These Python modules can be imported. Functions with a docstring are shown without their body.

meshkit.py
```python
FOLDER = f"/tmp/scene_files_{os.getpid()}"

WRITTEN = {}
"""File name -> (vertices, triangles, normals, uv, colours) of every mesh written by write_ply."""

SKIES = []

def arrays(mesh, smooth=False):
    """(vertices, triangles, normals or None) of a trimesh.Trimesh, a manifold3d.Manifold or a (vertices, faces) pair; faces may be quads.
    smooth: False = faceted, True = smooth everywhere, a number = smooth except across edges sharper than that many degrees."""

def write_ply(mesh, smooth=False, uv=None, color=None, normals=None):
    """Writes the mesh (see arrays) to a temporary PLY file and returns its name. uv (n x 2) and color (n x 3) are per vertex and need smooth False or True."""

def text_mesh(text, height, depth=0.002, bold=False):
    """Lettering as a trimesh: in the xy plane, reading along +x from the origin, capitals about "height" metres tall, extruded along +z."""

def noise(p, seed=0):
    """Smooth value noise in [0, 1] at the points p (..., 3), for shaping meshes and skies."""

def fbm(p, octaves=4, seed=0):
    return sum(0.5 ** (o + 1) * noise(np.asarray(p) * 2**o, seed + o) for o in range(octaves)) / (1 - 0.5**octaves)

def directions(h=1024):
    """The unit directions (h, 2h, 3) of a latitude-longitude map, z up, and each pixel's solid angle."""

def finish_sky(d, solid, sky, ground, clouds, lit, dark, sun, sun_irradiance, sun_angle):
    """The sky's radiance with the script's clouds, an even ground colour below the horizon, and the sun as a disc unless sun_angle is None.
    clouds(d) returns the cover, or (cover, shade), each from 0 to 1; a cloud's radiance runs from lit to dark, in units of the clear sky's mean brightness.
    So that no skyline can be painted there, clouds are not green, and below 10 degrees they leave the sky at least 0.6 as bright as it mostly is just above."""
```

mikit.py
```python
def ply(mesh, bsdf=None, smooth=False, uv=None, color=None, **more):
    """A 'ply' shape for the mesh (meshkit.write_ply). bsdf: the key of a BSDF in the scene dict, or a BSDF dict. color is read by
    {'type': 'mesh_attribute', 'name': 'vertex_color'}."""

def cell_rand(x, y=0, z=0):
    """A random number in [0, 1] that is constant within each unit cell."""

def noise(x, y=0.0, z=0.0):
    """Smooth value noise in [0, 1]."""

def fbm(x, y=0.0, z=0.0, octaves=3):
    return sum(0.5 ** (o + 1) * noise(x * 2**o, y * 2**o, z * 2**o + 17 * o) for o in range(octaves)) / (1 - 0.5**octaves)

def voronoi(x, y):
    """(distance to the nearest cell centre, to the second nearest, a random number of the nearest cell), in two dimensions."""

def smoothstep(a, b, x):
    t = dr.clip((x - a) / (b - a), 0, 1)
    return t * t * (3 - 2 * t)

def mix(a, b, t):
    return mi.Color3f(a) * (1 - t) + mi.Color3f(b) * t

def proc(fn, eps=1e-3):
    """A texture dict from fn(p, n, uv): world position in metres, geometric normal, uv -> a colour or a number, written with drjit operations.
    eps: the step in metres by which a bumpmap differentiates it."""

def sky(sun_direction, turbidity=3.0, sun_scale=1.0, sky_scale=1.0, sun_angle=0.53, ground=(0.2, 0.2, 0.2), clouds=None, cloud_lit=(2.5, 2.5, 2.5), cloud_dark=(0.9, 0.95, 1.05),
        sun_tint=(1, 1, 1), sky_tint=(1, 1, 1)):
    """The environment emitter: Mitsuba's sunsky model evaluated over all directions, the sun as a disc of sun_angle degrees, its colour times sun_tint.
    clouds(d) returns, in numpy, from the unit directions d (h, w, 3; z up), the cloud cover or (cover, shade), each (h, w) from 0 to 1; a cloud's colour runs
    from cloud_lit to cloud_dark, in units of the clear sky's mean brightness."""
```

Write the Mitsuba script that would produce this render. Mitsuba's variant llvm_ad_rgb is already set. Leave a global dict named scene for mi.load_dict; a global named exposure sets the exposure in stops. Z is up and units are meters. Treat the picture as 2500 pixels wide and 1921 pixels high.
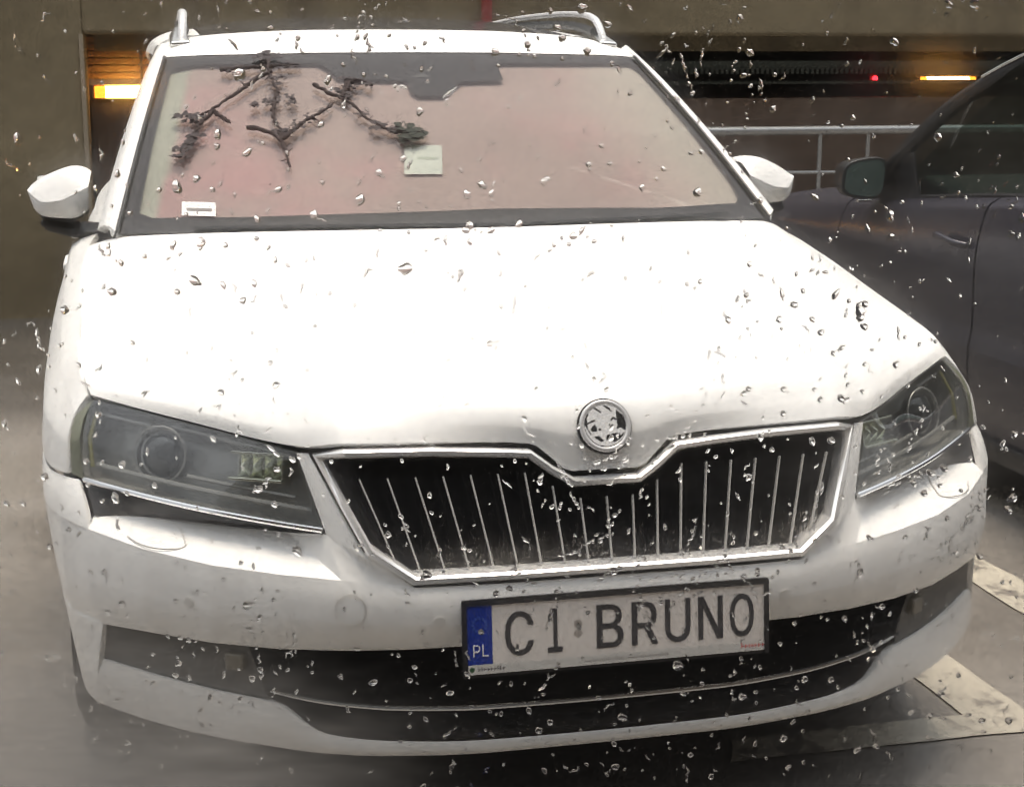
import sys, math, random
import numpy as np, trimesh, shapely, drjit as dr, mitsuba as mi, mikit, meshkit
from scipy.interpolate import PchipInterpolator, CubicSpline
from shapely.geometry import Polygon, Point, LineString, box as sbox
from mikit import proc, noise, fbm, smoothstep, mix, voronoi
import manifold3d as m3

rng = np.random.default_rng(7)
random.seed(7)
T = mi.ScalarTransform4f
scene, labels = {'type': 'scene'}, {}
scene.pop('type')

# ------------------------------------------------------------------ camera, sky, exposure
CAM = np.array([-0.7742, -2.47246, 1.40844])
RIGHT = np.array([0.97306, -0.23055, 0.000885])
FWD = np.array([0.225716, 0.951862, -0.20739])
UP = np.array([0.046971, 0.202003, 0.978258])
scene['camera'] = {'type': 'perspective', 'fov': math.degrees(2 * math.atan(0.5 / 1.593575)), 'fov_axis': 'x', 'near_clip': 0.02, 'far_clip': 400.0,
                   'to_world': T().look_at(origin=CAM.tolist(), target=(CAM + FWD).tolist(), up=UP.tolist())}
exposure = 2.6


def clouds(d):                       # an even overcast: three times as bright overhead as near the skyline
    z = np.clip(d[..., 2], 0, 1)
    n = meshkit.fbm(d * 3.0, 3, 5)
    return np.ones(z.shape), np.clip(1 - z ** 1.6 + 0.2 * (n - 0.5), 0, 1)


scene['sky'] = mikit.sky((0.05, 0.10, 0.99), turbidity=3, sun_scale=0.27, sun_angle=25, clouds=clouds, cloud_lit=(2.80, 2.86, 2.95), cloud_dark=(0.64, 0.65, 0.67), ground=(0.15, 0.14, 0.13))


# ------------------------------------------------------------------ materials
def mat(key, d):
    scene['mat_' + key] = {'type': 'twosided', 'bsdf': d}
    return 'mat_' + key


def rgb(*c):
    return {'type': 'rgb', 'value': list(c)}


def plain(key, c, rough=0.5, metallic=0.0, spec=0.5, coat=0.0, coat_gloss=0.95):
    return mat(key, {'type': 'principled', 'base_color': c if isinstance(c, dict) else rgb(*c), 'roughness': rough, 'metallic': metallic, 'specular': spec, 'clearcoat': coat, 'clearcoat_gloss': coat_gloss})


def paint_tone(p, n, uv):            # road film on the lower bumper, faint dust above
    low = smoothstep(0.55, 0.22, p.z)
    f = fbm(p.x * 9, p.y * 9, p.z * 14, 4)
    k = dr.clip(low * (0.10 + 0.25 * f) + 0.03 * f + 0.10 * smoothstep(0.72, 0.60, p.z), 0, 1)
    return mix((0.82, 0.825, 0.81), (0.43, 0.40, 0.345), k)


WHITE = plain('white_paint', proc(paint_tone), 0.32, 0, 0.5, 1.0, 0.96)
BLACK = plain('black_plastic', (0.018, 0.018, 0.02), 0.42)
DEEP = plain('deep_black', (0.006, 0.006, 0.007), 0.75, 0, 0.2)
BEZEL = plain('bezel_plastic', (0.068, 0.066, 0.062), 0.45)
GREYP = plain('grey_plastic', (0.07, 0.07, 0.07), 0.5)
CHROME = plain('chrome', (0.86, 0.87, 0.88), 0.12, 1.0)
RAIL = plain('rail_silver', (0.70, 0.70, 0.70), 0.4, 0.4)
SATIN = plain('satin_metal', (0.72, 0.72, 0.70), 0.28, 1.0)
DULL = plain('dull_chrome', (0.62, 0.61, 0.58), 0.4, 0.3)
HLGREY = plain('lamp_grey', (0.34, 0.342, 0.335), 0.3, 0.15, 0.6)
REFL = plain('lamp_reflector', (0.62, 0.64, 0.55), 0.22, 0.9)
AMBER = plain('lamp_amber', (0.26, 0.25, 0.09), 0.3)
RUBBER = plain('rubber', (0.02, 0.02, 0.02), 0.85, 0, 0.2)
ALLOY = plain('alloy', (0.5, 0.5, 0.5), 0.3, 0.8)
FRIT = plain('frit_black', (0.012, 0.012, 0.013), 0.5, 0, 0.2)
PAPER = plain('paper', (0.70, 0.74, 0.67), 0.8)
STICK = plain('sticker_white', (0.8, 0.8, 0.78), 0.6)
INK = plain('ink', (0.03, 0.03, 0.035), 0.5)
INKGREY = plain('ink_grey', (0.25, 0.23, 0.22), 0.6)
PLATEW = plain('plate_white', (0.78, 0.735, 0.69), 0.35)
PLATEB = plain('plate_blue', (0.008, 0.035, 0.30), 0.35)
STAR = plain('plate_star', (0.05, 0.11, 0.42), 0.4)
HOLDW = plain('holder_white', (0.62, 0.61, 0.58), 0.4)
REDP = plain('print_red', (0.55, 0.03, 0.03), 0.5)
TRIM = plain('interior_trim', (0.30, 0.27, 0.25), 0.8)
DASH = plain('interior_dark', (0.03, 0.028, 0.028), 0.7)
BARK = plain('twig_bark', (0.03, 0.018, 0.017), 0.8)
LEAF = plain('twig_leaf', (0.026, 0.017, 0.02), 0.7)
MOSS = plain('twig_moss', (0.028, 0.034, 0.026), 0.8)
DARKCAR = plain('dark_paint', (0.047, 0.045, 0.061), 0.3, 0.35, 0.5, 1.0, 0.95)
GALV = plain('galvanised', (0.42, 0.43, 0.43), 0.4, 0.6)
REDPIPE = plain('red_pipe', (0.28, 0.05, 0.045), 0.5)


def glass(key, r=(1, 1, 1), t=(1, 1, 1)):
    scene['mat_' + key] = {'type': 'thindielectric', 'int_ior': 1.5, 'ext_ior': 1.0, 'specular_reflectance': rgb(*r), 'specular_transmittance': rgb(*t)}
    return 'mat_' + key


GLASS_WS = glass('windscreen_glass', (0.42, 0.38, 0.37), (0.84, 0.85, 0.83))
GLASS_DARK = glass('tinted_glass', (0.22, 0.22, 0.22), (0.42, 0.50, 0.46))
GLASS_LENS = glass('lamp_lens', (1, 1, 1), (0.86, 0.87, 0.86))
GLASS_PANE = glass('clear_pane', (1, 1, 1), (1, 1, 1))
scene['mat_water'] = {'type': 'dielectric', 'int_ior': 1.333, 'ext_ior': 1.0}


def fog_tone(p, n, uv):              # patchy pinkish mist, thinner and paler along the pillars
    f = 0.65 * fbm(p.x * 2.6, p.y * 1.2, p.z * 2.0, 3) + 0.35 * fbm(p.x * 11, p.y * 7, p.z * 9, 3)
    c = mix((0.80, 0.50, 0.50), (0.70, 0.55, 0.515), smoothstep(0.35, 0.62, f))
    edge = 0.79 - (p.z - 0.99) * 0.37
    w = 0.02 * (fbm(p.y * 9, p.z * 9, 2.0, 2) - 0.5)
    c = mix(c, (0.70, 0.76, 0.64), smoothstep(0.085, 0.060, edge + p.x + w) * 0.85)
    return mix(c, (0.84, 0.78, 0.69), smoothstep(0.42, 0.05, edge - p.x + 4 * w) * 0.9)


scene['mat_mist'] = {'type': 'blendbsdf', 'weight': proc(lambda p, n, uv: 0.79 + 0.25 * (fbm(p.x * 3, p.y * 3, p.z * 3, 3) - 0.5)),
                     'a': {'type': 'thindielectric', 'int_ior': 1.001}, 'b': {'type': 'principledthin', 'base_color': proc(fog_tone), 'roughness': 0.9, 'diff_trans': 0.25, 'spec_trans': 0.0}}


def concrete(p, n, uv):
    f = fbm(p.x * 1.1, p.y * 1.1, p.z * 1.1, 4)
    g = fbm(p.x * 14, p.y * 14, p.z * 14, 3)
    s = fbm(p.x * 5, p.y * 5, p.z * 0.5, 3)
    c = mix((0.165, 0.135, 0.085), (0.285, 0.238, 0.155), f)
    c = mix(c, (0.13, 0.105, 0.075), smoothstep(0.5, 0.75, s) * 0.6)
    return c * (0.85 + 0.3 * g)


scene['mat_concrete'] = {'type': 'twosided', 'bsdf': {'type': 'bumpmap', 'nested': proc(lambda p, n, uv: fbm(p.x * 20, p.y * 20, p.z * 20, 3), 3e-3), 'scale': 0.004,
                         'bsdf': {'type': 'principled', 'base_color': proc(concrete), 'roughness': 0.9, 'specular': 0.2}}}
scene['mat_concrete']['bsdf'] = {'type': 'principled', 'base_color': proc(concrete), 'roughness': 0.9, 'specular': 0.2}
CONCRETE = 'mat_concrete'


def parapet(p, n, uv):
    s = fbm(p.x * 7, 3.0, p.z * 0.8, 4)
    c = mix((0.30, 0.225, 0.185), (0.56, 0.44, 0.37), s)
    return mix(c, (0.62, 0.50, 0.43), smoothstep(0.62, 0.8, noise(p.x * 16, 1.0, p.z * 3.0)) * 0.5)


PARAPET = mat('parapet', {'type': 'principled', 'base_color': proc(parapet), 'roughness': 0.9, 'specular': 0.2})


def planks(p, n, uv):
    f = fbm(p.x * 3, p.y * 3, p.z * 40, 3)
    return mix((0.10, 0.055, 0.03), (0.22, 0.13, 0.07), f)


WOOD = mat('plank_wood', {'type': 'principled', 'base_color': proc(planks), 'roughness': 0.6, 'specular': 0.3})
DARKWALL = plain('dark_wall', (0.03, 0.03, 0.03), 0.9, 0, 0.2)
TRAY = plain('cable_tray', (0.11, 0.135, 0.125), 0.6, 0.2)


def asphalt(p, n, uv):
    f = fbm(p.x * 0.8, p.y * 0.8, 0.0, 4)
    g = fbm(p.x * 60, p.y * 60, 0.0, 2)
    s = fbm(p.x * 2.2, p.y * 2.2, 4.0, 3)
    c = mix((0.172, 0.160, 0.146), (0.268, 0.250, 0.228), f)
    c = mix(c, (0.125, 0.113, 0.10), smoothstep(0.5, 0.8, s) * 0.6)
    wetp = smoothstep(3.5, 4.3, p.y + 0.5 * (f - 0.5)) * smoothstep(0.3, -0.6, p.x)
    return c * (0.85 + 0.3 * g) * (1 - 0.62 * wetp)


def wet(p, n, uv):
    return 0.16 + 0.35 * smoothstep(0.35, 0.65, fbm(p.x * 1.3, p.y * 1.3, 2.0, 3)) + 0.1 * noise(p.x * 90, p.y * 90)


ASPHALT = mat('wet_asphalt', {'type': 'principled', 'base_color': proc(asphalt), 'roughness': proc(wet), 'specular': 0.55})


def roadpaint(p, n, uv):
    f = fbm(p.x * 9, p.y * 9, 0.0, 4)
    return mix(mix((0.60, 0.56, 0.465), (0.42, 0.39, 0.33), fbm(p.x * 2, p.y * 2, 3.0, 2)), (0.23, 0.21, 0.185), smoothstep(0.50, 0.72, 0.5 * f + 0.5 * fbm(p.x * 45, p.y * 45, 0.0, 3)))


ROADPAINT = mat('road_paint', {'type': 'principled', 'base_color': proc(roadpaint), 'roughness': 0.4, 'specular': 0.5})


# ------------------------------------------------------------------ mesh helpers
def cat(ms):
    return trimesh.util.concatenate([m if isinstance(m, trimesh.Trimesh) else trimesh.Trimesh(*m, process=False) for m in ms])


def bx(x0, x1, y0, y1, z0, z1):
    m = trimesh.creation.box((x1 - x0, y1 - y0, z1 - z0))
    m.apply_translation(((x0 + x1) / 2, (y0 + y1) / 2, (z0 + z1) / 2))
    return m


def rbx(x0, x1, y0, y1, z0, z1, r=0.005, seg=8):
    pts = []
    s = m3.Manifold.sphere(r, seg)
    return to_mesh(m3.Manifold.batch_hull([s.translate((a, b, c)) for a in (x0 + r, x1 - r) for b in (y0 + r, y1 - r) for c in (z0 + r, z1 - r)]))


def to_mesh(m):
    q = m.to_mesh()
    return trimesh.Trimesh(np.array(q.vert_properties)[:, :3], np.array(q.tri_verts), process=False)


def hull(pts, r=0.01, seg=10):
    s = m3.Manifold.sphere(r, seg)
    return to_mesh(m3.Manifold.batch_hull([s.translate(tuple(map(float, p))) for p in pts]))


def param(G):
    d = np.linalg.norm(np.diff(G, axis=-2), axis=-1)
    d = d.reshape(-1, d.shape[-1]).mean(0)
    t = np.r_[0, np.cumsum(np.maximum(d, 1e-6))]
    return t / t[-1]


def interp(t, Y, s, kind):
    if kind == 'l' or len(t) < 3:
        return np.stack([np.interp(s, t, y) for y in Y.reshape(len(t), -1).T], -1).reshape((len(s),) + Y.shape[1:])
    f = PchipInterpolator(t, Y, axis=0) if kind == 'p' else CubicSpline(t, Y, axis=0, bc_type='natural')
    return f(s)


class Loft:
    """A smooth sheet through a grid of control points G[row][column]."""

    def __init__(self, G, kr='p', kc='p'):
        self.G = np.array(G, float)
        self.tr, self.tc = param(np.swapaxes(self.G, 0, 1)), param(self.G)
        self.kr, self.kc = kr, kc

    def pts(self, r, c):             # outer product of row and column parameters
        A = interp(self.tr, self.G, np.atleast_1d(r), self.kr)
        return np.swapaxes(interp(self.tc, np.swapaxes(A, 0, 1), np.atleast_1d(c), self.kc), 0, 1)

    def at(self, r, c):
        return self.pts([r], [c])[0, 0]

    def nrm(self, r, c, hint):
        e = 1e-3
        a = self.at(min(r + e, 1), c) - self.at(max(r - e, 0), c)
        b = self.at(r, min(c + e, 1)) - self.at(r, max(c - e, 0))
        n = np.cross(a, b)
        n /= np.linalg.norm(n)
        return n if n @ hint > 0 else -n

    def mesh(self, nr=12, nc=24, r=(0, 1), c=(0, 1), exact=True):
        rs, cs = np.linspace(*r, nr + 1), np.linspace(*c, nc + 1)
        if exact:                    # keep the control rows and columns on the grid so creases stay put
            rs = np.unique(np.r_[rs, self.tr[(self.tr > r[0]) & (self.tr < r[1])]])
            cs = np.unique(np.r_[cs, self.tc[(self.tc > c[0]) & (self.tc < c[1])]])
        v = self.pts(rs, cs)
        a, b = len(rs), len(cs)
        i, j = np.meshgrid(np.arange(a - 1), np.arange(b - 1), indexing='ij')
        q = np.stack([i * b + j, i * b + j + 1, (i + 1) * b + j + 1, (i + 1) * b + j], -1).reshape(-1, 4)
        f = np.vstack([q[:, [0, 1, 2]], q[:, [0, 2, 3]]])
        return trimesh.Trimesh(v.reshape(-1, 3), f, process=False)


def orient(m, hint):
    n = (m.face_normals * m.area_faces[:, None]).sum(0)
    if n @ np.asarray(hint, float) < 0:
        m = trimesh.Trimesh(m.vertices, m.faces[:, ::-1], process=False)
    return m


def skirt(m, hint, d=0.012):
    """Fold the sheet's edge inwards so that a panel has a thickness and a shut line reads as a gap."""
    m = orient(m, hint)
    m = trimesh.Trimesh(m.vertices, m.faces, process=True, merge_norm=True)
    e = np.sort(m.edges, axis=1)
    u, inv, cnt = np.unique(e, axis=0, return_inverse=True, return_counts=True)
    b = m.edges[cnt[inv.ravel()] == 1]
    n = m.vertex_normals
    vs = [m.vertices]
    k = len(m.vertices)
    p0, p1 = m.vertices[b[:, 0]], m.vertices[b[:, 1]]
    q0, q1 = p0 - n[b[:, 0]] * d, p1 - n[b[:, 1]] * d
    N = len(b)
    v = np.vstack([m.vertices, p0, p1, q0, q1])
    i = np.arange(N) + k
    f = np.vstack([m.faces, np.c_[i + N, i, i + 2 * N], np.c_[i + N, i + 2 * N, i + 3 * N]])
    return trimesh.Trimesh(v, f, process=False)


def flip(m):
    v = m.vertices * [-1, 1, 1]
    return trimesh.Trimesh(v, m.faces[:, ::-1], process=False)


def both(m):
    return cat([m, flip(m)])


def tube(pts, r, sides=10, closed=False, n=None, kind='p', caps=True):
    p = np.asarray(pts, float)
    if n:
        t = param(p[None])
        p = interp(t, p, np.linspace(0, 1, n), kind)
    t = np.gradient(p, axis=0)
    if closed:
        t = np.roll(p, -1, 0) - np.roll(p, 1, 0)
    t /= np.linalg.norm(t, axis=1, keepdims=True)
    ref = np.array([0, 0, 1.0]) if abs(t[:, 2]).mean() < 0.8 else np.array([0, 1.0, 0])
    a = np.cross(t, ref)
    a /= np.linalg.norm(a, axis=1, keepdims=True)
    b = np.cross(a, t)
    th = np.arange(sides) * 2 * np.pi / sides
    rr = np.broadcast_to(np.asarray(r, float), (len(p),))[:, None, None]
    v = (p[:, None] + rr * (np.cos(th)[None, :, None] * a[:, None] + np.sin(th)[None, :, None] * b[:, None])).reshape(-1, 3)
    L = len(p)
    I = np.arange(L if closed else L - 1)
    i, j = np.meshgrid(I, np.arange(sides), indexing='ij')
    i2, j2 = (i + 1) % L, (j + 1) % sides
    q = np.stack([i * sides + j, i * sides + j2, i2 * sides + j2, i2 * sides + j], -1).reshape(-1, 4)
    f = np.vstack([q[:, [0, 2, 1]], q[:, [0, 3, 2]]])
    if caps and not closed:
        v = np.vstack([v, p[0], p[-1]])
        k = np.arange(sides)
        f = np.vstack([f, np.c_[np.full(sides, len(v) - 2), k, (k + 1) % sides], np.c_[np.full(sides, len(v) - 1), (L - 1) * sides + (k + 1) % sides, (L - 1) * sides + k]])
    return trimesh.Trimesh(v, f, process=False)


def bar(a, b, w, h, up=(0, 0, 1)):
    a, b = np.array(a, float), np.array(b, float)
    d = (b - a) / np.linalg.norm(b - a)
    s = np.cross(d, up)
    s /= np.linalg.norm(s)
    u = np.cross(s, d)
    c = [p + i * s * w / 2 + j * u * h / 2 for p in (a, b) for i in (-1, 1) for j in (-1, 1)]
    return trimesh.convex.convex_hull(np.array(c))


def extrude(poly, d):
    ms = [trimesh.creation.extrude_polygon(g, d, engine='earcut') for g in getattr(poly, 'geoms', [poly])]
    return cat(ms)


def frame3(m, o, ex, ey, ez):
    R = np.eye(4)
    R[:3, :3] = np.stack([ex, ey, ez], 1)
    R[:3, 3] = o
    m = m.copy()
    m.apply_transform(R)
    return m


def add(name, mesh, bsdf, parent=None, smooth=32, **lab):
    key = (parent + '__' + name) if parent else name
    base, k = key, 0
    while key in scene or key in labels or any(s.startswith(key + '__') for s in scene):
        k += 1
        key = f'{base}_{k:03d}'
    scene[key] = mikit.ply(mesh, bsdf, smooth)
    if lab:
        labels[key] = lab
    return key


def thing(name, label, category, group=None, **k):
    key, i = name, 0
    while key in labels:
        i += 1
        key = f'{name}_{i:03d}'
    labels[key] = {'label': label, 'category': category, **({'group': group} if group else {}), **k}
    return key


# ================================================================== ground and building
ground = trimesh.Trimesh(*[np.array(a) for a in ([[-90, -90, 0], [90, -90, 0], [90, 6.45, 0], [-90, 6.45, 0]], [[0, 1, 2], [0, 2, 3]])], process=False)
add('ground', ground, ASPHALT, None, False, label='wet grey asphalt of the parking area', kind='structure')
low = trimesh.Trimesh(np.array([[-90, 6.45, -1.25], [90, 6.45, -1.25], [90, 60, -1.25], [-90, 60, -1.25]]), np.array([[0, 1, 2], [0, 2, 3]]), process=False)
add('garage_floor', low, DARKWALL, None, False, label='dark sunken floor inside the garage', kind='structure')

# painted bay lines (4 mm sheets)
def stripe(pts, z=0.004):
    p = Polygon(pts).segmentize(0.05)
    x = np.array(p.exterior.coords)[:-1]
    ang = meshkit.noise(np.c_[x * 9, np.zeros(len(x))], 3) - 0.5
    q = Polygon(x + 0.012 * np.c_[ang, np.roll(ang, 5)]).buffer(0)
    v, f = trimesh.creation.triangulate_polygon(q, engine='earcut')
    return orient(trimesh.Trimesh(np.c_[v, np.full(len(v), z)], f, process=False), (0, 0, 1))


add('bay_line', stripe([(0.36, 0.402), (1.05, 0.406), (1.075, 0.46), (1.035, 5.2), (0.925, 5.2), (0.930, 0.512), (0.40, 0.505)]), ROADPAINT, None, False, label='worn cream corner of a bay line under the far bumper corner', category='road marking', group='painted bay lines')
add('bay_line', stripe([(1.40, 1.05), (1.535, 0.98), (1.50, 5.2), (1.385, 5.2)]), ROADPAINT, None, False, label='cream bay line nearest the dark car, right of the bumper corner', category='road marking', group='painted bay lines')

pb = thing('parking_building', 'brown concrete parking building with a low dark opening behind the cars', 'building')
WY = 6.5
add('pier', cat([rbx(-14, -0.945, WY, WY + 1.1, -0.4, 3.42, 0.02)]), CONCRETE, pb, 30)
add('lintel_beam', cat([rbx(-0.95, 22, WY + 0.004, WY + 0.62, 1.475, 3.38, 0.02)]), CONCRETE, pb, 30)
add('corner_strip', bx(-0.965, -0.943, WY - 0.008, WY + 0.01, 0.0, 1.474), plain('edge_strip', (0.33, 0.28, 0.21), 0.7), pb, False)
add('parapet_wall', bx(-0.94, 22, 8.0, 8.25, -1.25, 1.075), PARAPET, pb, False)
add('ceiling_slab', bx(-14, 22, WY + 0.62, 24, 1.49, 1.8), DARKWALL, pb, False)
add('inner_beam', rbx(-0.9, 22, 7.2, 7.38, 1.385, 1.489, 0.01), CONCRETE, pb, 30)
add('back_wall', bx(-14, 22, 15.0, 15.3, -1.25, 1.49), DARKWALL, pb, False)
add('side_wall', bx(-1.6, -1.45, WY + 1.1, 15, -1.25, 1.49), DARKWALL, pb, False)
add('side_wall', bx(22, 22.3, WY, 15, -1.25, 3.3), CONCRETE, pb, False)
add('kerb', rbx(-0.945, 22, 6.30, 6.46, -1.24, 0.11, 0.012), CONCRETE, pb, 30)
# wooden slats behind the left lamp
for k in range(9):
    z = 1.09 + k * 0.043
    add('slat', rbx(-1.44, 1.2, 7.93, 7.965, z, z + 0.036, 0.004, 6), WOOD, pb, 30)
# ribbed cable tray along the opening
tr = [bx(1.2, 16, 7.46, 7.50, 1.272, 1.325)]
tr += [bx(1.2 + 0.034 * k, 1.2 + 0.034 * k + 0.02, 7.452, 7.46, 1.243, 1.28) for k in range(380)]
add('cable_tray', cat(tr), TRAY, pb, False)
add('conduit', tube([(1.2, 7.6, 1.19), (16, 7.6, 1.175)], 0.012), TRAY, pb)
add('conduit', tube([(1.205, WY - 0.02, 1.50), (1.20, WY - 0.02, 3.3)], 0.03), REDPIPE, pb, label='dull red pipe running up the beam')


HOUSING = plain('lamp_housing', (0.75, 0.73, 0.68), 0.5)


def lamp(key, x0, x1, y, z, r, rad):
    L6 = (x1 - x0) * .11
    for a, b in ((x0, x0 + L6), (x1 - L6, x1)):
        k = add('tube_end', tube([(a, y, z), (b, y, z)], r * .99, 12), BLACK, key)
        scene[k]['emitter'] = {'type': 'area', 'radiance': rgb(.62, .15, .012)}
    e = tube([(x0 + L6, y, z), (x1 - L6, y, z)], r, 12)
    k = add('tube', e, BLACK, key)
    scene[k]['emitter'] = {'type': 'area', 'radiance': rgb(*rad)}
    add('housing', rbx(x0 - 0.03, x1 + 0.03, y - r * 1.2, y + r * 1.2, z + r * 1.15, z + r * 1.15 + 0.035, 0.005, 6), HOUSING, key)
    add('shield', rbx(x0 - 0.03, x1 + 0.03, y - r * 1.5, y + .18, z - r * 1.25, z - r * 1.05, 0.003, 6), GREYP, key)
    for x in (x0 - 0.018, x1 + 0.018):
        add('end_cap', bx(x - 0.012, x + 0.012, y - r, y + r, z - r, z + r * 1.15), GREYP, key)
    add('hanger', bx((x0 + x1) / 2 - 0.008, (x0 + x1) / 2 + 0.008, y - 0.008, y + 0.008, z + r * 1.15 + 0.035, 1.492), GREYP, key)


l1 = thing('tube_lamp', 'glowing orange tube lamp beside the white car windscreen pillar, left', 'lamp', 'lamps in the garage opening')
lamp(l1, -0.915, -0.36, 7.72, 1.145, 0.036, (4.0, 1.85, 0.40))
l2 = thing('tube_lamp', 'thin glowing orange tube lamp above the dark car, right', 'lamp', 'lamps in the garage opening')
lamp(l2, 5.05, 5.50, 8.9, 1.175, 0.020, (5.0, 2.3, 0.5))
rl = thing('signal_lamp', 'tiny red signal light in the dark opening', 'signal light')
k = add('lens', trimesh.creation.icosphere(2, 0.02).apply_translation((4.40, 8.3, 1.195)), BLACK, rl)
scene[k]['emitter'] = {'type': 'area', 'radiance': rgb(1.6, 0.02, 0.03)}
add('casing', bx(4.365, 4.435, 8.32, 8.36, 1.155, 1.492), BLACK, rl, False)

gr = thing('railing', 'galvanised tube railing in front of the garage opening', 'railing')
RY = 6.38
add('handrail', tube([(0.6, RY, 0.945), (14, RY, 0.93)], 0.026, 14), GALV, gr)
for k, x in enumerate((1.7, 3.15, 3.45, 4.9, 6.4, 8.0)):
    add('post', tube([(x, RY, 0.1), (x, RY, 0.935)], 0.013, 10), GALV, gr)
add('mid_rail', tube([(1.7, RY, 0.715), (3.35, RY, 0.70)], 0.011, 8), GALV, gr)

ob = thing('opposite_building', 'dull brick office block behind the viewer across the yard', 'building')
add('wall', bx(-26, 26, -14.0, -9.0, 0, 13.5), plain('brick_wall', (.10, .075, .06), .9, 0, .2), ob, False)
for zf in (1.2, 4.4, 7.6, 10.6):
    for xf in np.arange(-24, 24, 4.0):
        wk = add('window', bx(xf, xf + 1.9, -8.995, -8.97, zf, zf + 1.7), GREYP, ob, False)
        add('pane', bx(xf + .08, xf + 1.82, -8.969, -8.965, zf + .08, zf + 1.62), 'mat_office_glass' if 'mat_office_glass' in scene else plain('office_glass', (.02, .022, .025), .08, 0, .6), wk, False)

# ================================================================== white car
CAR = thing('white_car', 'wet white estate car facing the viewer with winged arrow emblem and plate C1 BRUNO', 'car')
N_F = (0, -1, 0.2)


def row(*p):
    return np.array(p, float)


def mirrored(G):                     # half grid (x from 0 outwards) -> whole grid
    G = np.array(G, float)
    return np.concatenate([G[:, :0:-1] * [-1, 1, 1], G], 1)


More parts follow.
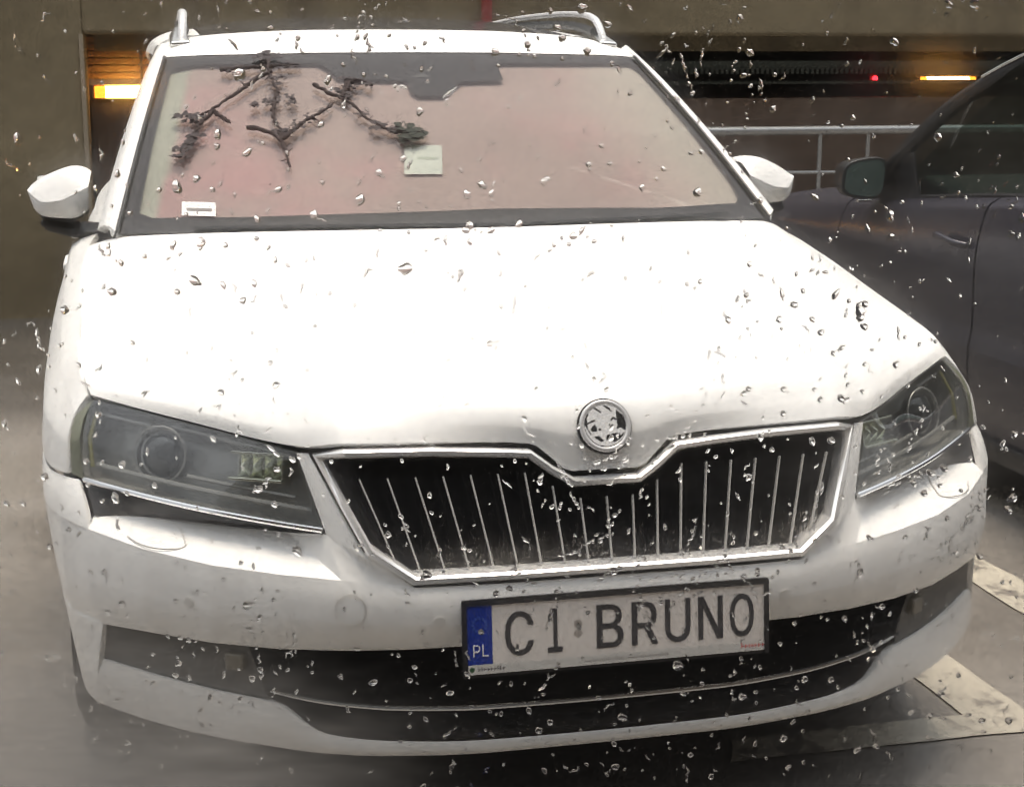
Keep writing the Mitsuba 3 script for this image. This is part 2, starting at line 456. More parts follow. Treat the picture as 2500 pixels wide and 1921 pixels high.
# ---- bonnet
Hd = [
    row((0, .106, .708), (.058, .106, .708), (.128, .124, .755), (.3, .136, .764), (.441, .152, .766), (.512, .196, .755), (.70, .385, .770), (.850, .530, .790)),
    row((0, .112, .765), (.060, .113, .766), (.135, .128, .781), (.3, .153, .788), (.444, .176, .789), (.525, .222, .777), (.722, .42, .790), (.856, .555, .803)),
    row((0, .148, .818), (.066, .150, .818), (.15, .162, .821), (.3, .193, .825), (.452, .235, .823), (.545, .295, .810), (.742, .49, .812), (.862, .605, .818)),
    row((0, .38, .893), (.07, .38, .893), (.155, .39, .892), (.305, .405, .889), (.462, .435, .878), (.57, .49, .863), (.752, .615, .846), (.868, .72, .838)),
    row((0, .75, .957), (.07, .75, .957), (.16, .752, .956), (.31, .76, .953), (.48, .78, .942), (.60, .82, .926), (.762, .88, .902), (.870, .95, .876)),
    row((0, 1.15, 1.008), (.075, 1.15, 1.008), (.17, 1.155, 1.008), (.32, 1.175, 1.007), (.50, 1.22, 1.003), (.63, 1.28, .996), (.775, 1.35, .985), (.862, 1.44, .955)),
]
hood = Loft(mirrored(Hd))
HOOD = add('bonnet', skirt(hood.mesh(48, 70), (0, -.2, 1), 0.014), WHITE, CAR, 40)

# ---- wings (front fenders)
AY, AZ, AR = 0.945, 0.335, 0.368


def arch(z, x=.932):
    return (x, AY - math.sqrt(AR ** 2 - (z - AZ) ** 2), z)


Fe = [
    row((.856, .536, .788), (.868, .605, .815), (.874, .72, .835), (.876, .95, .873), (.872, 1.2, .918), (.862, 1.44, .950), (.842, 1.72, .955)),
    row((.880, .515, .758), (.893, .60, .783), (.906, .73, .806), (.913, .95, .84), (.913, 1.2, .879), (.908, 1.44, .908), (.905, 1.72, .93)),
    row((.895, .486, .712), (.920, .56, .724), (.942, .69, .738), (.947, .95, .762), (.944, 1.2, .79), (.936, 1.44, .805), (.926, 1.72, .81)),
    row((.897, .466, .662), (.930, .55, .658), arch(.650, .950), (.950, .95, .705), (.944, 1.16, .63), (.934, 1.318, .36), (.93, 1.72, .30)),
]
wing = Loft(Fe)
wm = skirt(wing.mesh(14, 40), (1, 0, .2), 0.014)
add('front_wing', wm, WHITE, CAR, 40)
add('front_wing', flip(wm), WHITE, CAR, 40)

# ---- bumper
CR = [(.456, .079, .553), (.55, .113, .559), (.66, .168, .566), (.77, .257, .575), (.862, .368, .584)]
U = row((0, .040, .541), (.2, .040, .541), (.338, .047, .542), *CR, (.912, .440, .592), (.941, .530, .60), (.949, .668, .58))
M = row((0, .024, .478), (.2, .024, .478), (.33, .031, .482), (.456, .062, .486), (.56, .103, .489), (.665, .160, .491), (.775, .250, .493), (.868, .358, .496), (.910, .436, .50), (.930, .53, .50), (.936, .618, .497))
Lw = row((0, .070, .424), (.2, .070, .424), (.35, .079, .424), (.46, .097, .425), (.56, .127, .426), (.665, .184, .425), (.765, .270, .421), (.845, .355, .413), (.897, .45, .408), (.916, .535, .405), (.922, .588, .402))
band = Loft([U, M, Lw], 'p', 'l')
bm = both(band.mesh(10, 60))
# facet under the lamp
D = row((.530, .196, .606), (.60, .245, .604), (.70, .32, .603), (.785, .375, .602), (.852, .398, .600))
facet = Loft([row(*CR), D], 'l', 'l')
fm = facet.mesh(4, 30)
# corner above the crease, up to the shut line under the wing
corner = Loft([row((.862, .368, .584), (.912, .440, .592), (.941, .530, .60), (.949, .668, .58)), row((.866, .395, .615), (.908, .452, .622), (.938, .54, .628), (.950, .695, .618)), row((.876, .446, .655), (.899, .472, .655), (.930, .553, .651), (.950, .722, .643))])
cm = corner.mesh(6, 16)
# panel between the grille and the lamp, down to the crease tip
up = Loft([row((.340, .049, .541), (.422, .079, .592), (.494, .187, .744)), row((.456, .079, .553), (.474, .130, .618), (.513, .192, .744))], 'l', 'l')
um = up.mesh(3, 14)
tri_ = trimesh.Trimesh(np.array([(.456, .079, .553), (.474, .130, .618), (.530, .196, .606)]), np.array([[0, 1, 2]]), process=False)
# corner below the slot
cl = Loft([row((.845, .355, .413), (.897, .45, .408), (.916, .535, .405), (.922, .588, .402)), row((.856, .373, .345), (.890, .450, .343), (.906, .53, .338), (.911, .580, .333)), row((.864, .392, .256), (.882, .45, .252), (.892, .52, .25), (.897, .572, .248))])
clm = cl.mesh(6, 12)
bp = cat([orient(m, h) for m, h in ((band.mesh(10, 60), (.3, -1, 0)), (fm, (.4, -.6, .8)), (cm, (1, -.3, 0)), (um, (.3, -1, .2)), (tri_, (0.3, -1, .1)), (clm, (1, -.5, 0)))])
BUMP = add('bumper', both(skirt(bp, (0, -1, 0), 0.012)), WHITE, CAR, 24)
# lip along the chin
lipU = row((0, .068, .252), (.2, .070, .253), (.38, .084, .262), (.487, .100, .280), (.573, .138, .328), (.65, .188, .333), (.75, .272, .337), (.848, .370, .341))
lipM = row((0, .062, .240), (.2, .064, .240), (.385, .079, .246), (.487, .094, .258), (.59, .140, .292), (.668, .194, .293), (.763, .277, .295), (.862, .382, .297))
lipL = row((0, .075, .226), (.2, .077, .226), (.39, .092, .232), (.49, .104, .242), (.605, .150, .252), (.685, .205, .253), (.775, .288, .253), (.866, .394, .254))
lip = Loft([lipU, lipM, lipL], 'p', 'p')
lm = skirt(lip.mesh(8, 40), (.3, -1, 0), 0.02)
add('bumper_lip', both(lm), WHITE, CAR, 40)

# ---- lower intake: backing, side bezels, fog lamps, chrome strip, slats
inr = lambda R, dy: np.array(R) + [0, dy, 0]
ib = Loft([inr(Lw[:8], .045) + [0, 0, .01], inr(lipU, .06) - [0, 0, .02]], 'l', 'l')
INT = add('lower_intake', both(ib.mesh(4, 30)), DEEP, CAR, 30)
for k, z in enumerate((.395, .37, .345, .285, .268)):
    f = .58 if z > .34 else .47
    P_ = [(x, .045 + .055 * 0 + (0.14 * max(0, (x - .3)) ** 1.3 * 1.6 if x > .3 else 0) + .055, z + (.05 * max(0, x - .3) ** 1.5)) for x in np.linspace(0, f, 16)]
    P_ = [(-a, b, c) for a, b, c in P_[:0:-1]] + P_
    add('slat', tube(P_, .003, 6), DEEP, INT)
bz = Loft([row((.607, .163, .424), (.69, .222, .423), (.77, .290, .419), (.840, .362, .411)), row((.590, .162, .375), (.69, .228, .378), (.78, .305, .378), (.846, .375, .378)), row((.577, .150, .332), (.66, .205, .336), (.75, .282, .339), (.848, .380, .343))])
for s in (0, 1):
    m = orient(bz.mesh(6, 16), (.4, -1, 0))
    m = m if not s else flip(m)
    B = add('fog_bezel', m, BEZEL, CAR, 40)
    f_ = rbx(-.017, .017, -.002, .02, -.015, .015, .004, 6)
    c_, s_ = math.cos(.55), math.sin(.55)
    f_ = frame3(f_, (.630, .170, .392), (c_, s_, 0), (-s_, c_, 0), (0, 0, 1))
    add('fog_lamp', f_ if not s else flip(f_), plain('fog_lens', (.15, .135, .105), .25) if not s else 'mat_fog_lens', B)
cs = [(0, .074, .309), (.2, .076, .310), (.35, .088, .316), (.47, .108, .329), (.571, .150, .345)]
cs = [(-a, b, c) for a, b, c in cs[:0:-1]] + cs
add('chrome_strip', tube(cs, .0045, 8, n=60), SATIN, CAR)

# ---- grille
go = [(0, .096, .698), (.056, .096, .698), (.092, .106, .719), (.128, .116, .746), (.20, .121, .751), (.30, .128, .756), (.441, .143, .757), (.488, .181, .742), (.452, .125, .668), (.414, .076, .594), (.342, .050, .546), (.17, .042, .546)]
ring = [(a, b, c) for a, b, c in go] + [(-a, b, c) for a, b, c in go[:0:-1]]
ring = np.array(ring)
grille = thing  # placeholder name kept local
gb = Loft([row(*[(a, b + .035, c - .012) for a, b, c in go[:8]]), row((0, .085, .55), (.05, .085, .55), (.085, .087, .55), (.12, .088, .55), (.18, .09, .55), (.26, .092, .55), (.345, .095, .555), (.412, .115, .598))], 'l', 'l')
GRI = add('grille', both(gb.mesh(4, 20)), DEEP, CAR, 30)


def closed_band(R, w_in, w_out, d0, d1):
    """A chrome surround: closed band following ring R, sloped inner and outer faces."""
    R = np.asarray(R)
    n = len(R)
    P2 = R[:, [0, 2]]
    t1 = P2 - np.roll(P2, 1, 0)
    t2 = np.roll(P2, -1, 0) - P2
    t1 /= np.linalg.norm(t1, axis=1, keepdims=True)
    t2 /= np.linalg.norm(t2, axis=1, keepdims=True)
    n1, n2 = np.c_[t1[:, 1], -t1[:, 0]], np.c_[t2[:, 1], -t2[:, 0]]
    mit = n1 + n2
    mit /= np.linalg.norm(mit, axis=1, keepdims=True)
    mit /= np.maximum((mit * n1).sum(1, keepdims=True), .5)
    if (mit * (P2 - P2.mean(0))).sum() < 0:
        mit = -mit
    off = np.c_[mit[:, 0], np.zeros(n), mit[:, 1]]
    prof = [(0, .012), (0, -.002), (-.0035, -.008), (-w_in * .72, -.008), (-w_in, -.001), (-w_in, d1)]
    V = np.stack([R + off * a + [0, b, 0] for a, b in prof], 1)
    m = len(prof)
    i, j = np.meshgrid(np.arange(n), np.arange(m - 1), indexing='ij')
    q = np.stack([i * m + j, i * m + j + 1, ((i + 1) % n) * m + j + 1, ((i + 1) % n) * m + j], -1).reshape(-1, 4)
    return trimesh.Trimesh(V.reshape(-1, 3), np.vstack([q[:, [0, 1, 2]], q[:, [0, 2, 3]]]), process=False)


add('surround', closed_band(ring, .0142, 0, 0, .035), plain('bright_chrome', (.88, .88, .87), .22, .55), GRI, 25)
top = Loft([row(*go[:8]), row(*[(a, b, c) for a, b, c in [go[11], go[11], go[11], go[11], go[11], go[10], go[10], go[9]]])], 'l', 'l')
gz = lambda x: np.interp(abs(x), [g[0] for g in go[:8]], [g[2] for g in go[:8]])
gy = lambda x: np.interp(abs(x), [g[0] for g in go[:8]], [g[1] for g in go[:8]])
bzl = lambda x: np.interp(abs(x), [0, .34, .414], [.552, .553, .60])
by = lambda x: np.interp(abs(x), [0, .17, .342, .414], [.048, .05, .06, .088])
for k in range(-9, 10):
    x = k * .0445
    xt = x * 1.04
    zt = min(gz(xt) - .035, .708 if abs(k) > 2 else .70)
    zb = bzl(x * .92) + .012
    yt0, yb0 = gy(xt), by(x * .92)
    f = lambda z: yb0 + (yt0 - yb0) * (z - zb) / (gz(xt) - zb)
    a, b = np.array((xt, f(zt) + .012, zt)), np.array((x * .92, f(zb) + .012, zb))
    s = add('slat', bar(a, b, .0030, .006, (0, 1, 0)), DULL, GRI, False)
    a2, b2 = a + [.012 if x > 0 else -.012, .014, 0], b + [.012 if x > 0 else -.012, .014, 0]
    add('rear_edge', bar(a2, b2, .003, .012, (0, 1, 0)), DEEP, s, False)

# ---- emblem
EMB_C = np.array((0, .083, .785))
ez = hood.nrm(0.19, .5, (0, -1, .4))
c0 = None
for r in np.linspace(.02, .5, 200):
    p = hood.at(r, .5)
    if p[2] >= .777:
        c0 = p
        ez = hood.nrm(r, .5, (0, -1, .4))
        break
ex = np.array((1.0, 0, 0))
ey = np.cross(ez, ex)
R0 = .0462
E_ = lambda x, y: ((x - 1090) / 740 * R0, -(y - 830) / 740 * R0)
disc = Point(0, 0).buffer(R0 * .77, 48)
cuts = [[(1430, 410), (1560, 520), (1680, 700), (1690, 830), (1640, 985), (1500, 900), (1400, 935), (1430, 820), (1420, 640)],
        [(1075, 1180), (1110, 1100), (1250, 1060), (1450, 1045), (1500, 1120), (1600, 1035), (1560, 1120), (1450, 1220), (1290, 1300), (1190, 1215), (1080, 1225)],
        [(735, 1130), (880, 1110), (1015, 1235), (930, 1275)], [(660, 925), (780, 790), (845, 870), (835, 985), (700, 985)],
        [(620, 470), (650, 510), (580, 620), (600, 900), (680, 1060), (640, 1060), (520, 800), (530, 600)],
        [(1070, 280), (1150, 280), (1250, 350), (1320, 450), (1290, 465), (1180, 370)], [(790, 335), (870, 330), (1020, 450), (985, 485)],
        [(1250, 690), (1320, 590), (1430, 660), (1390, 710), (1330, 650), (1270, 720)], [(690, 700), (800, 650), (820, 690), (600, 770), (590, 740)]]
for q in cuts:
    disc = disc.difference(Polygon([E_(*p) for p in q]).buffer(.0003))
for q, r in (((1230, 840), 52), ((920, 935), 38)):
    disc = disc.difference(Point(*E_(*q)).buffer(r / 740 * R0))
tor = trimesh.creation.torus(R0 * .885, R0 * .10, major_sections=56, minor_sections=14)
tor.apply_scale((1, 1, .8))
EM = add('emblem', frame3(trimesh.creation.cylinder(R0 * 1.03, .006, sections=56), c0 + ez * .003, ex, ey, ez), DEEP, CAR, 30, label='round chrome winged arrow emblem')
add('ring', frame3(tor, c0 + ez * .008, ex, ey, ez), RAIL, EM, 40)
add('winged_arrow', frame3(extrude(disc, .0045), c0 + ez * .0062, ex, ey, ez), plain('emblem_face', (.92, .93, .93), .35, .15), EM, 25)

# ---- headlamps
hlT = row((.517, .194, .745), (.60, .274, .757), (.70, .378, .767), (.79, .468, .777), (.846, .523, .782))
hlO = row((.4785, .133, .624), (.570, .190, .630), (.685, .275, .638), (.785, .365, .646), (.866, .444, .654))
# outline in rows from the top edge down to the chrome strip; the mid row bulges outwards
hlM = (hlT + hlO) / 2 + np.array([(.0, -.004, 0), (.004, -.012, 0), (.008, -.014, 0), (.012, -.014, 0), (.018, -.010, 0)])
lens = Loft([hlT, hlM, hlO])
side = Loft([row((.846, .523, .782), (.872, .466, .720), (.866, .444, .654)), row((.878, .512, .757), (.889, .483, .712), (.888, .462, .662))])
trimP = Loft([hlO, row((.4785, .137, .618), (.575, .205, .618), (.69, .295, .612), (.785, .37, .604), (.851, .392, .603))], 'l')
for s in (0, 1):
    F = (lambda m: m) if not s else flip
    n_in = np.array((.45, -.85, .2))
    n_in /= np.linalg.norm(n_in)
    H = add('headlamp', F(trimesh.Trimesh(orient(lens.mesh(8, 24), n_in).vertices - n_in * np.array([.075]) + [0, 0, 0], orient(lens.mesh(8, 24), n_in).faces, process=False)), HLGREY, CAR, 35,
            label=('left' if not s else 'right') and ('headlamp seen edge-on at the far corner of the bonnet' if not s else 'large headlamp on the near corner of the bonnet'))
    # walls between the lens rim and the bowl
    rim = []
    for L_ in (hlT, hlO):
        w = Loft([L_ - n_in * .004, L_ - n_in * .075], 'l')
        rim.append(w.mesh(1, 20))
    for e in (0, -1):
        q = np.array([hlT[e], hlM[e], hlO[e]])
        rim.append(Loft([q - n_in * .004, q - n_in * .075], 'l').mesh(1, 6))
    add('bowl', F(cat(rim)), HLGREY, H, 30)
    add('lens', F(orient(cat([lens.mesh(10, 30)]), n_in)), GLASS_LENS, H, True)
    add('side_lens', F(orient(side.mesh(6, 4), (1, -.4, 0))), plain('side_marker', (.16, .17, .12), .15) if not s else 'mat_side_marker', H, 40)
    add('lower_trim', F(orient(trimP.mesh(4, 20), n_in)), BLACK, H, 30)
    add('chrome_strip', F(tube(hlO + n_in * .002, .0048, 8, n=30)), CHROME, H)
    # projector: ring, dome
    pc = lens.at(.50, .66) - n_in * .05
    t2 = np.cross((0, 0, 1), n_in)
    t2 /= np.linalg.norm(t2)
    u2 = np.cross(n_in, t2)
    ringm = trimesh.creation.torus(.043, .0035, major_sections=40, minor_sections=8)
    pr_ = add('projector', F(frame3(trimesh.creation.icosphere(3, .040).apply_scale((1, 1, .55)), pc, t2, u2, n_in)), plain('projector_glass', (.05, .055, .06), .08, 0, .8) if not s else 'mat_projector_glass', H, 60)
    add('ring', F(frame3(ringm, pc + n_in * .012, t2, u2, n_in)), GREYP, pr_, 40)
    ring2 = trimesh.creation.torus(.050, .0022, major_sections=40, minor_sections=6)
    add('ring', F(frame3(ring2, pc + n_in * .018, t2, u2, n_in)), HLGREY, pr_, 40)
    rc = lens.at(.40, .22) - n_in * .050
    rb = cat([rbx(-.046, .046, -.016, .024, -.012, -.004, .003, 6), rbx(-.05, .05, -.022, -.016, -.012, .026, .002, 6), rbx(-.05, .05, .024, .028, -.012, .018, .001, 6), rbx(-.05, -.046, -.02, .026, -.012, .022, .001, 6)])
    rb = cat([rb] + [hull([(x, -.014, -.004), (x + .017, -.014, -.004), (x, .022, -.004), (x + .017, .022, -.004), (x + .0085, .004, .012)], .0015, 6) for x in (-.044, -.022, .0, .022)])
    add('reflector', F(frame3(rb, rc, t2, u2, n_in)), REFL, H, 20)
    # inner bezel steps and the light guide above the lower edge
    for k_, (q0, q1, lev, dep) in enumerate(((.04, .96, .80, .030), (.06, .60, .12, .035), (.10, .55, .68, .042), (.70, .97, .18, .038))):
        add('bezel_step', F(tube([lens.at(lev, q_) - n_in * dep for q_ in np.linspace(q0, q1, 14)], .0035 if k_ else .0045, 6)), HLGREY, H)
    for q in (.985,):
        add('amber_fin', F(tube([lens.at(a, q) - n_in * .03 for a in (.15, .5, .85)], .004, 6)), AMBER, H)

# ---- washer flap, tow eye cover, parking sensors (grooves built as thin raised/dark rims on the skin)
def on_band(r, c, m, s=1):
    p = band.at(r, c)
    n = band.nrm(r, c, (.2, -1, 0))
    x = np.cross((0, 0, 1), n)
    x = -x / np.linalg.norm(x)
    if x[0] < 0:
        x = -x
    y = np.cross(n, x)
    q = frame3(m, p + n * .0005, x, y, n)
    return q if s > 0 else flip(q)


def c_of(x):                         # column parameter of the band at lateral position x
    return np.interp(x, M[:, 0], band.tc)


GROOVE = plain('shut_line', (.40, .385, .36), .7)
tow = trimesh.creation.torus(.0255, .0009, major_sections=40, minor_sections=6)
sen = cat([trimesh.creation.cylinder(.0085, .003, sections=24), trimesh.creation.torus(.0093, .0009, major_sections=24, minor_sections=6)])
TOW = add('tow_eye_cover', on_band(.33, c_of(.445), tow, -1), GROOVE, BUMP)
for x, s in ((.303, -1), (.303, 1), (.70, -1), (.70, 1)):
    add('parking_sensor', on_band(.45, c_of(x), sen, s), plain('sensor_white', (.62, .61, .58), .4) if (x, s) == (.303, -1) else 'mat_sensor_white', BUMP)
fl = [facet.at(a, b) + [0, 0, .001] for a, b in ((.25, .82), (.22, .60), (.35, .555), (.6, .54), (.97, .56))]
for s in (0, 1):
    t = tube(fl, .0011, 6, n=30)
    add('washer_flap_seam', t if not s else flip(t), GROOVE, BUMP)

# ---- number plate
pl0, ph = .260, .1155
yP = lambda z: .010 + (.513 - z) * -.05 + .006
tilt = np.array((0, .10, 1.0))
tilt /= np.linalg.norm(tilt)
pn = np.array((0, -1, .10))
pn /= np.linalg.norm(pn)
po = np.array((-pl0, .012, .397))
PX = np.array((1.0, 0, 0))
pf = lambda m: frame3(m, po, PX, tilt, pn)
ol = sbox(-.004, -.002, .524, .122).buffer(.004)
il = sbox(.001, .001, .519, ph)
NP = add('number_plate', pf(extrude(sbox(0, .0165, .52, ph), .003)), PLATEW, CAR, False, label='white registration plate reading C1 BRUNO in a black holder')
add('holder', pf(cat([extrude(ol, .0015), extrude(ol.difference(sbox(0, -.01, .52, ph)), .006)])), BLACK, NP, False)
add('holder_strip', pf(extrude(sbox(0, 0, .52, .0160), .004)), HOLDW, NP, False)
add('blue_band', pf(extrude(sbox(0.0005, .0168, .0425, ph - .0005), .0034)), PLATEB, NP, False)


def glyphs(txt, x0, x1, y0, y1, z, bold=False, depth=.0012):
    m = meshkit.text_mesh(txt, 1.0, .01, bold)
    lo, hi = m.bounds
    v = (m.vertices - lo) / (hi - lo)
    return pf(trimesh.Trimesh(np.c_[x0 + v[:, 0] * (x1 - x0), y0 + v[:, 1] * (y1 - y0), z + v[:, 2] * depth], m.faces, process=False))


yb, yt_ = .0270, .1010
for ch, a, b in (('C', .0645, .1125), ('1', .1370, .1620), ('B', .2215, .2680), ('R', .2830, .3290), ('U', .3420, .3870), ('N', .4010, .4450), ('O', .4580, .5010)):
    add('letter', cat([glyphs(ch, a, b - .0018, yb, yt_, .003), glyphs(ch, a + .0018, b, yb + .0003, yt_ - .0003, .003, False, .0010)]), INK, NP, False)
for y in (.050, .066):
    add('hologram', pf(extrude(Point(.1895, y + .006).buffer(.0072).intersection(sbox(0, y - .003, 1, y + .013)), .0033)), plain('hologram_grey', (.36, .33, .30), .4) if y < .06 else 'mat_hologram_grey', NP, False)
add('letter', glyphs('PL', .0095, .0360, .030, .0500, .0034), plain('letter_white', (.75, .75, .75), .5), NP, False)
st = []
for k in range(12):
    a = k * math.pi / 6
    st.append(pf(extrude(Point(.0215 + .0115 * math.cos(a), .083 + .0115 * math.sin(a)).buffer(.0021, 3), .0039)))
add('star_ring', cat(st), STAR, NP, False)
g2 = np.random.default_rng(3)
def words(x0, x1, y, h, seed):       # print too small to read in the photograph: runs of strokes
    g = np.random.default_rng(seed)
    out, x = [], x0
    while x < x1:
        w = h * g.uniform(.35, .6)
        out.append(sbox(x, y, x + h * .14, y + h * g.choice([.7, .7, 1.0])))
        out.append(sbox(x, y + h * .3, x + w, y + h * .43))
        x += w + h * .22
    return extrude(shapely.union_all(out), .0044)


add('strip_print', pf(words(.018, .060, .0055, .0075, 1)), INK, NP, False)
add('strip_print', pf(words(.200, .345, .0055, .0055, 2)), INKGREY, NP, False)
add('strip_print', pf(extrude(Point(.0075, .0085).buffer(.004), .0044)), plain('print_green', (.03, .09, .04), .5), NP, False)
add('strip_print', pf(words(.478, .516, .0065, .0085, 4)), REDP, NP, False)

# ---- windscreen
WsB = row((0, 1.165, 1.000), (.3, 1.19, 1.000), (.52, 1.24, .997), (.68, 1.302, .996), (.792, 1.358, .992))
WsM = row((0, 1.54, 1.222), (.27, 1.555, 1.219), (.47, 1.592, 1.210), (.62, 1.645, 1.203), (.722, 1.695, 1.196))
WsT = row((0, 1.925, 1.392), (.24, 1.94, 1.391), (.42, 1.968, 1.387), (.556, 2.01, 1.384), (.650, 2.046, 1.379))
ws = Loft(mirrored([WsB, WsM, WsT]), 'c')
WSN = np.array((0, -.5, .85))
WS = add('windscreen', orient(ws.mesh(24, 48), WSN), GLASS_WS, CAR, True)


def ws_sheet(poly, off, n=40, thick=0):
    """A sheet on the glass over a polygon given in (column, row) parameters, off metres above it (negative: inside)."""
    poly = poly.segmentize(.03)
    g = [poly.intersection(sbox(i / n, -1, (i + 1) / n, 2)) for i in range(n)]
    parts = []
    for q in g:
        for r in getattr(q, 'geoms', [q]):
            if r.geom_type == 'Polygon' and r.area > 1e-7:
                for j in range(12):
                    w = r.intersection(sbox(-1, j / 12, 2, (j + 1) / 12))
                    for z in getattr(w, 'geoms', [w]):
                        if z.geom_type == 'Polygon' and z.area > 1e-8:
                            v, f = trimesh.creation.triangulate_polygon(z, engine='earcut')
                            parts.append((v, f))
    ms = []
    for v, f in parts:
        P3 = np.array([ws.at(min(max(b, 0), 1), min(max(a, 0), 1)) + off * ws.nrm(min(max(b, 0), 1), min(max(a, 0), 1), WSN) for a, b in v])
        ms.append(orient(trimesh.Trimesh(P3, f, process=False), WSN))
    m = cat(ms)
    m.merge_vertices()
    return m


WSQ = {'frit_inner': [(.047, .075), (.024, .10), (.020, .475), (.018, .925), (.062, .952), (.302, .937), (.32, .9), (.338, .82), (.465, .797), (.465, .718), (.475, .688), (.525, .688), (.568, .79), (.652, .80), (.66, .935), (.978, .963), (.990, .92), (.990, .80), (.986, .44), (.984, .2), (.975, .12), (.955, .085), (.795, .08), (.545, .095), (.357, .085)]}
frit = sbox(0, 0, 1, 1).difference(Polygon(WSQ['frit_inner']).buffer(.008).buffer(-.008))
add('frit_band', ws_sheet(frit, -.004), FRIT, WS, True)
add('condensation', ws_sheet(Polygon([(.012, .02), (.012, .985), (.992, .985), (.992, .02)]), -.016), 'mat_mist', WS, True, label='pinkish mist on the inside of the windscreen')
add('sensor_cover', ws_sheet(Polygon([(.476, .82), (.492, .845), (.503, .845), (.515, .82)]), -.0030), GREYP, WS, True)
st_ = add('inspection_sticker', ws_sheet(Polygon([(.092, .078), (.143, .074), (.140, .138), (.089, .143)]), .0015), STICK, WS, True, label='small white sticker in the lower corner of the windscreen')
add('print', ws_sheet(Polygon([(.099, .100), (.136, .097), (.136, .109), (.098, .112)]), .0022), INKGREY, st_, True)

# ---- pillars, roof, side, interior
PA = Loft([row(*[ws.at(t, 1) + [.004, .0, .004] for t in (0, .25, .5, .75, 1)]), row((.821, 1.393, 1.008), (.785, 1.592, 1.123), (.744, 1.792, 1.234), (.701, 2.002, 1.341), (.660, 2.152, 1.415)), row((.838, 1.452, .990), (.802, 1.655, 1.100), (.760, 1.86, 1.210), (.714, 2.06, 1.316), (.672, 2.20, 1.395))])
pm = skirt(PA.mesh(6, 24), (.7, -.4, .5), .02)
add('windscreen_pillar', pm, WHITE, CAR, 40)
add('windscreen_pillar', flip(pm), WHITE, CAR, 40)
tt = tube([ws.at(t, 1) + [.002, -.003, .004] for t in np.linspace(0, 1, 12)], .0042, 8)
add('windscreen_trim', tt, BLACK, CAR)
add('windscreen_trim', flip(tt), BLACK, CAR)
RT = [
    row(*[ws.at(1, c) + [0, .006, .003] for c in (.5, .66, .80, .91, 1.0)]),
    row((0, 2.06, 1.437), (.24, 2.07, 1.435), (.42, 2.09, 1.430), (.555, 2.12, 1.420), (.652, 2.165, 1.403)),
    row((0, 2.28, 1.458), (.24, 2.285, 1.456), (.42, 2.295, 1.449), (.56, 2.31, 1.437), (.663, 2.34, 1.414)),
]
rf = Loft(mirrored(RT), 'c')
RF = add('roof_front', skirt(rf.mesh(12, 40), (0, -.3, 1), .012), WHITE, CAR, 45)
RT2 = [row((0, 2.29, 1.459), (.24, 2.295, 1.457), (.42, 2.305, 1.450), (.54, 2.32, 1.440)), row((0, 2.8, 1.500), (.24, 2.8, 1.497), (.42, 2.8, 1.485), (.54, 2.8, 1.466)), row((0, 3.6, 1.492), (.24, 3.6, 1.488), (.42, 3.6, 1.47), (.54, 3.6, 1.458)), row((0, 4.35, 1.42), (.24, 4.35, 1.418), (.42, 4.35, 1.41), (.52, 4.35, 1.40))]
add('roof_glass', orient(Loft(mirrored(RT2)).mesh(16, 24), (0, 0, 1)), plain('roof_black', (.02, .02, .022), .12), CAR, 45)
RS = Loft([row((.545, 2.32, 1.441), (.545, 2.8, 1.463), (.545, 3.6, 1.457), (.525, 4.35, 1.40)), row((.663, 2.34, 1.414), (.668, 2.8, 1.425), (.662, 3.6, 1.418), (.63, 4.40, 1.37)), row((.676, 2.36, 1.385), (.682, 2.8, 1.392), (.676, 3.6, 1.385), (.645, 4.45, 1.34))])
rm = skirt(RS.mesh(8, 20), (.5, 0, 1), .012)
add('roof_side', rm, WHITE, CAR, 45)
add('roof_side', flip(rm), WHITE, CAR, 45)
rl_ = tube([(.598, 2.17, 1.415), (.595, 2.195, 1.452), (.592, 2.235, 1.485), (.588, 2.33, 1.502), (.583, 2.6, 1.509), (.574, 3.0, 1.505), (.566, 3.4, 1.492), (.555, 3.8, 1.462), (.545, 4.1, 1.425)], [.0095] * 60, 10, n=60)
for s in (0, 1):
    q = rl_.copy()
    q.vertices = np.c_[(q.vertices[:, 0] - .585) * 1.25 + .585, q.vertices[:, 1], q.vertices[:, 2]]
    a = add('roof_rail', q if not s else flip(q), RAIL, CAR, 40)
    bs = tube([(.590, 2.24, 1.452), (.584, 2.5, 1.474), (.576, 3.0, 1.480), (.560, 3.6, 1.462), (.550, 4.0, 1.430)], .013, 8, n=24)
    add('base_strip', bs if not s else flip(bs), GREYP, a, 40)
    ft = hull([(.585, 2.15, 1.418), (.625, 2.15, 1.416), (.59, 2.36, 1.44), (.62, 2.36, 1.438), (.598, 2.30, 1.455), (.61, 2.30, 1.455)], .008)
    add('foot', ft if not s else flip(ft), SATIN, a, 40)
belt = lambda y: .945 + .03 * (y - 1.45)
sides = {
    'front_door': (1.73, 2.62), 'rear_door': (2.628, 3.46)}
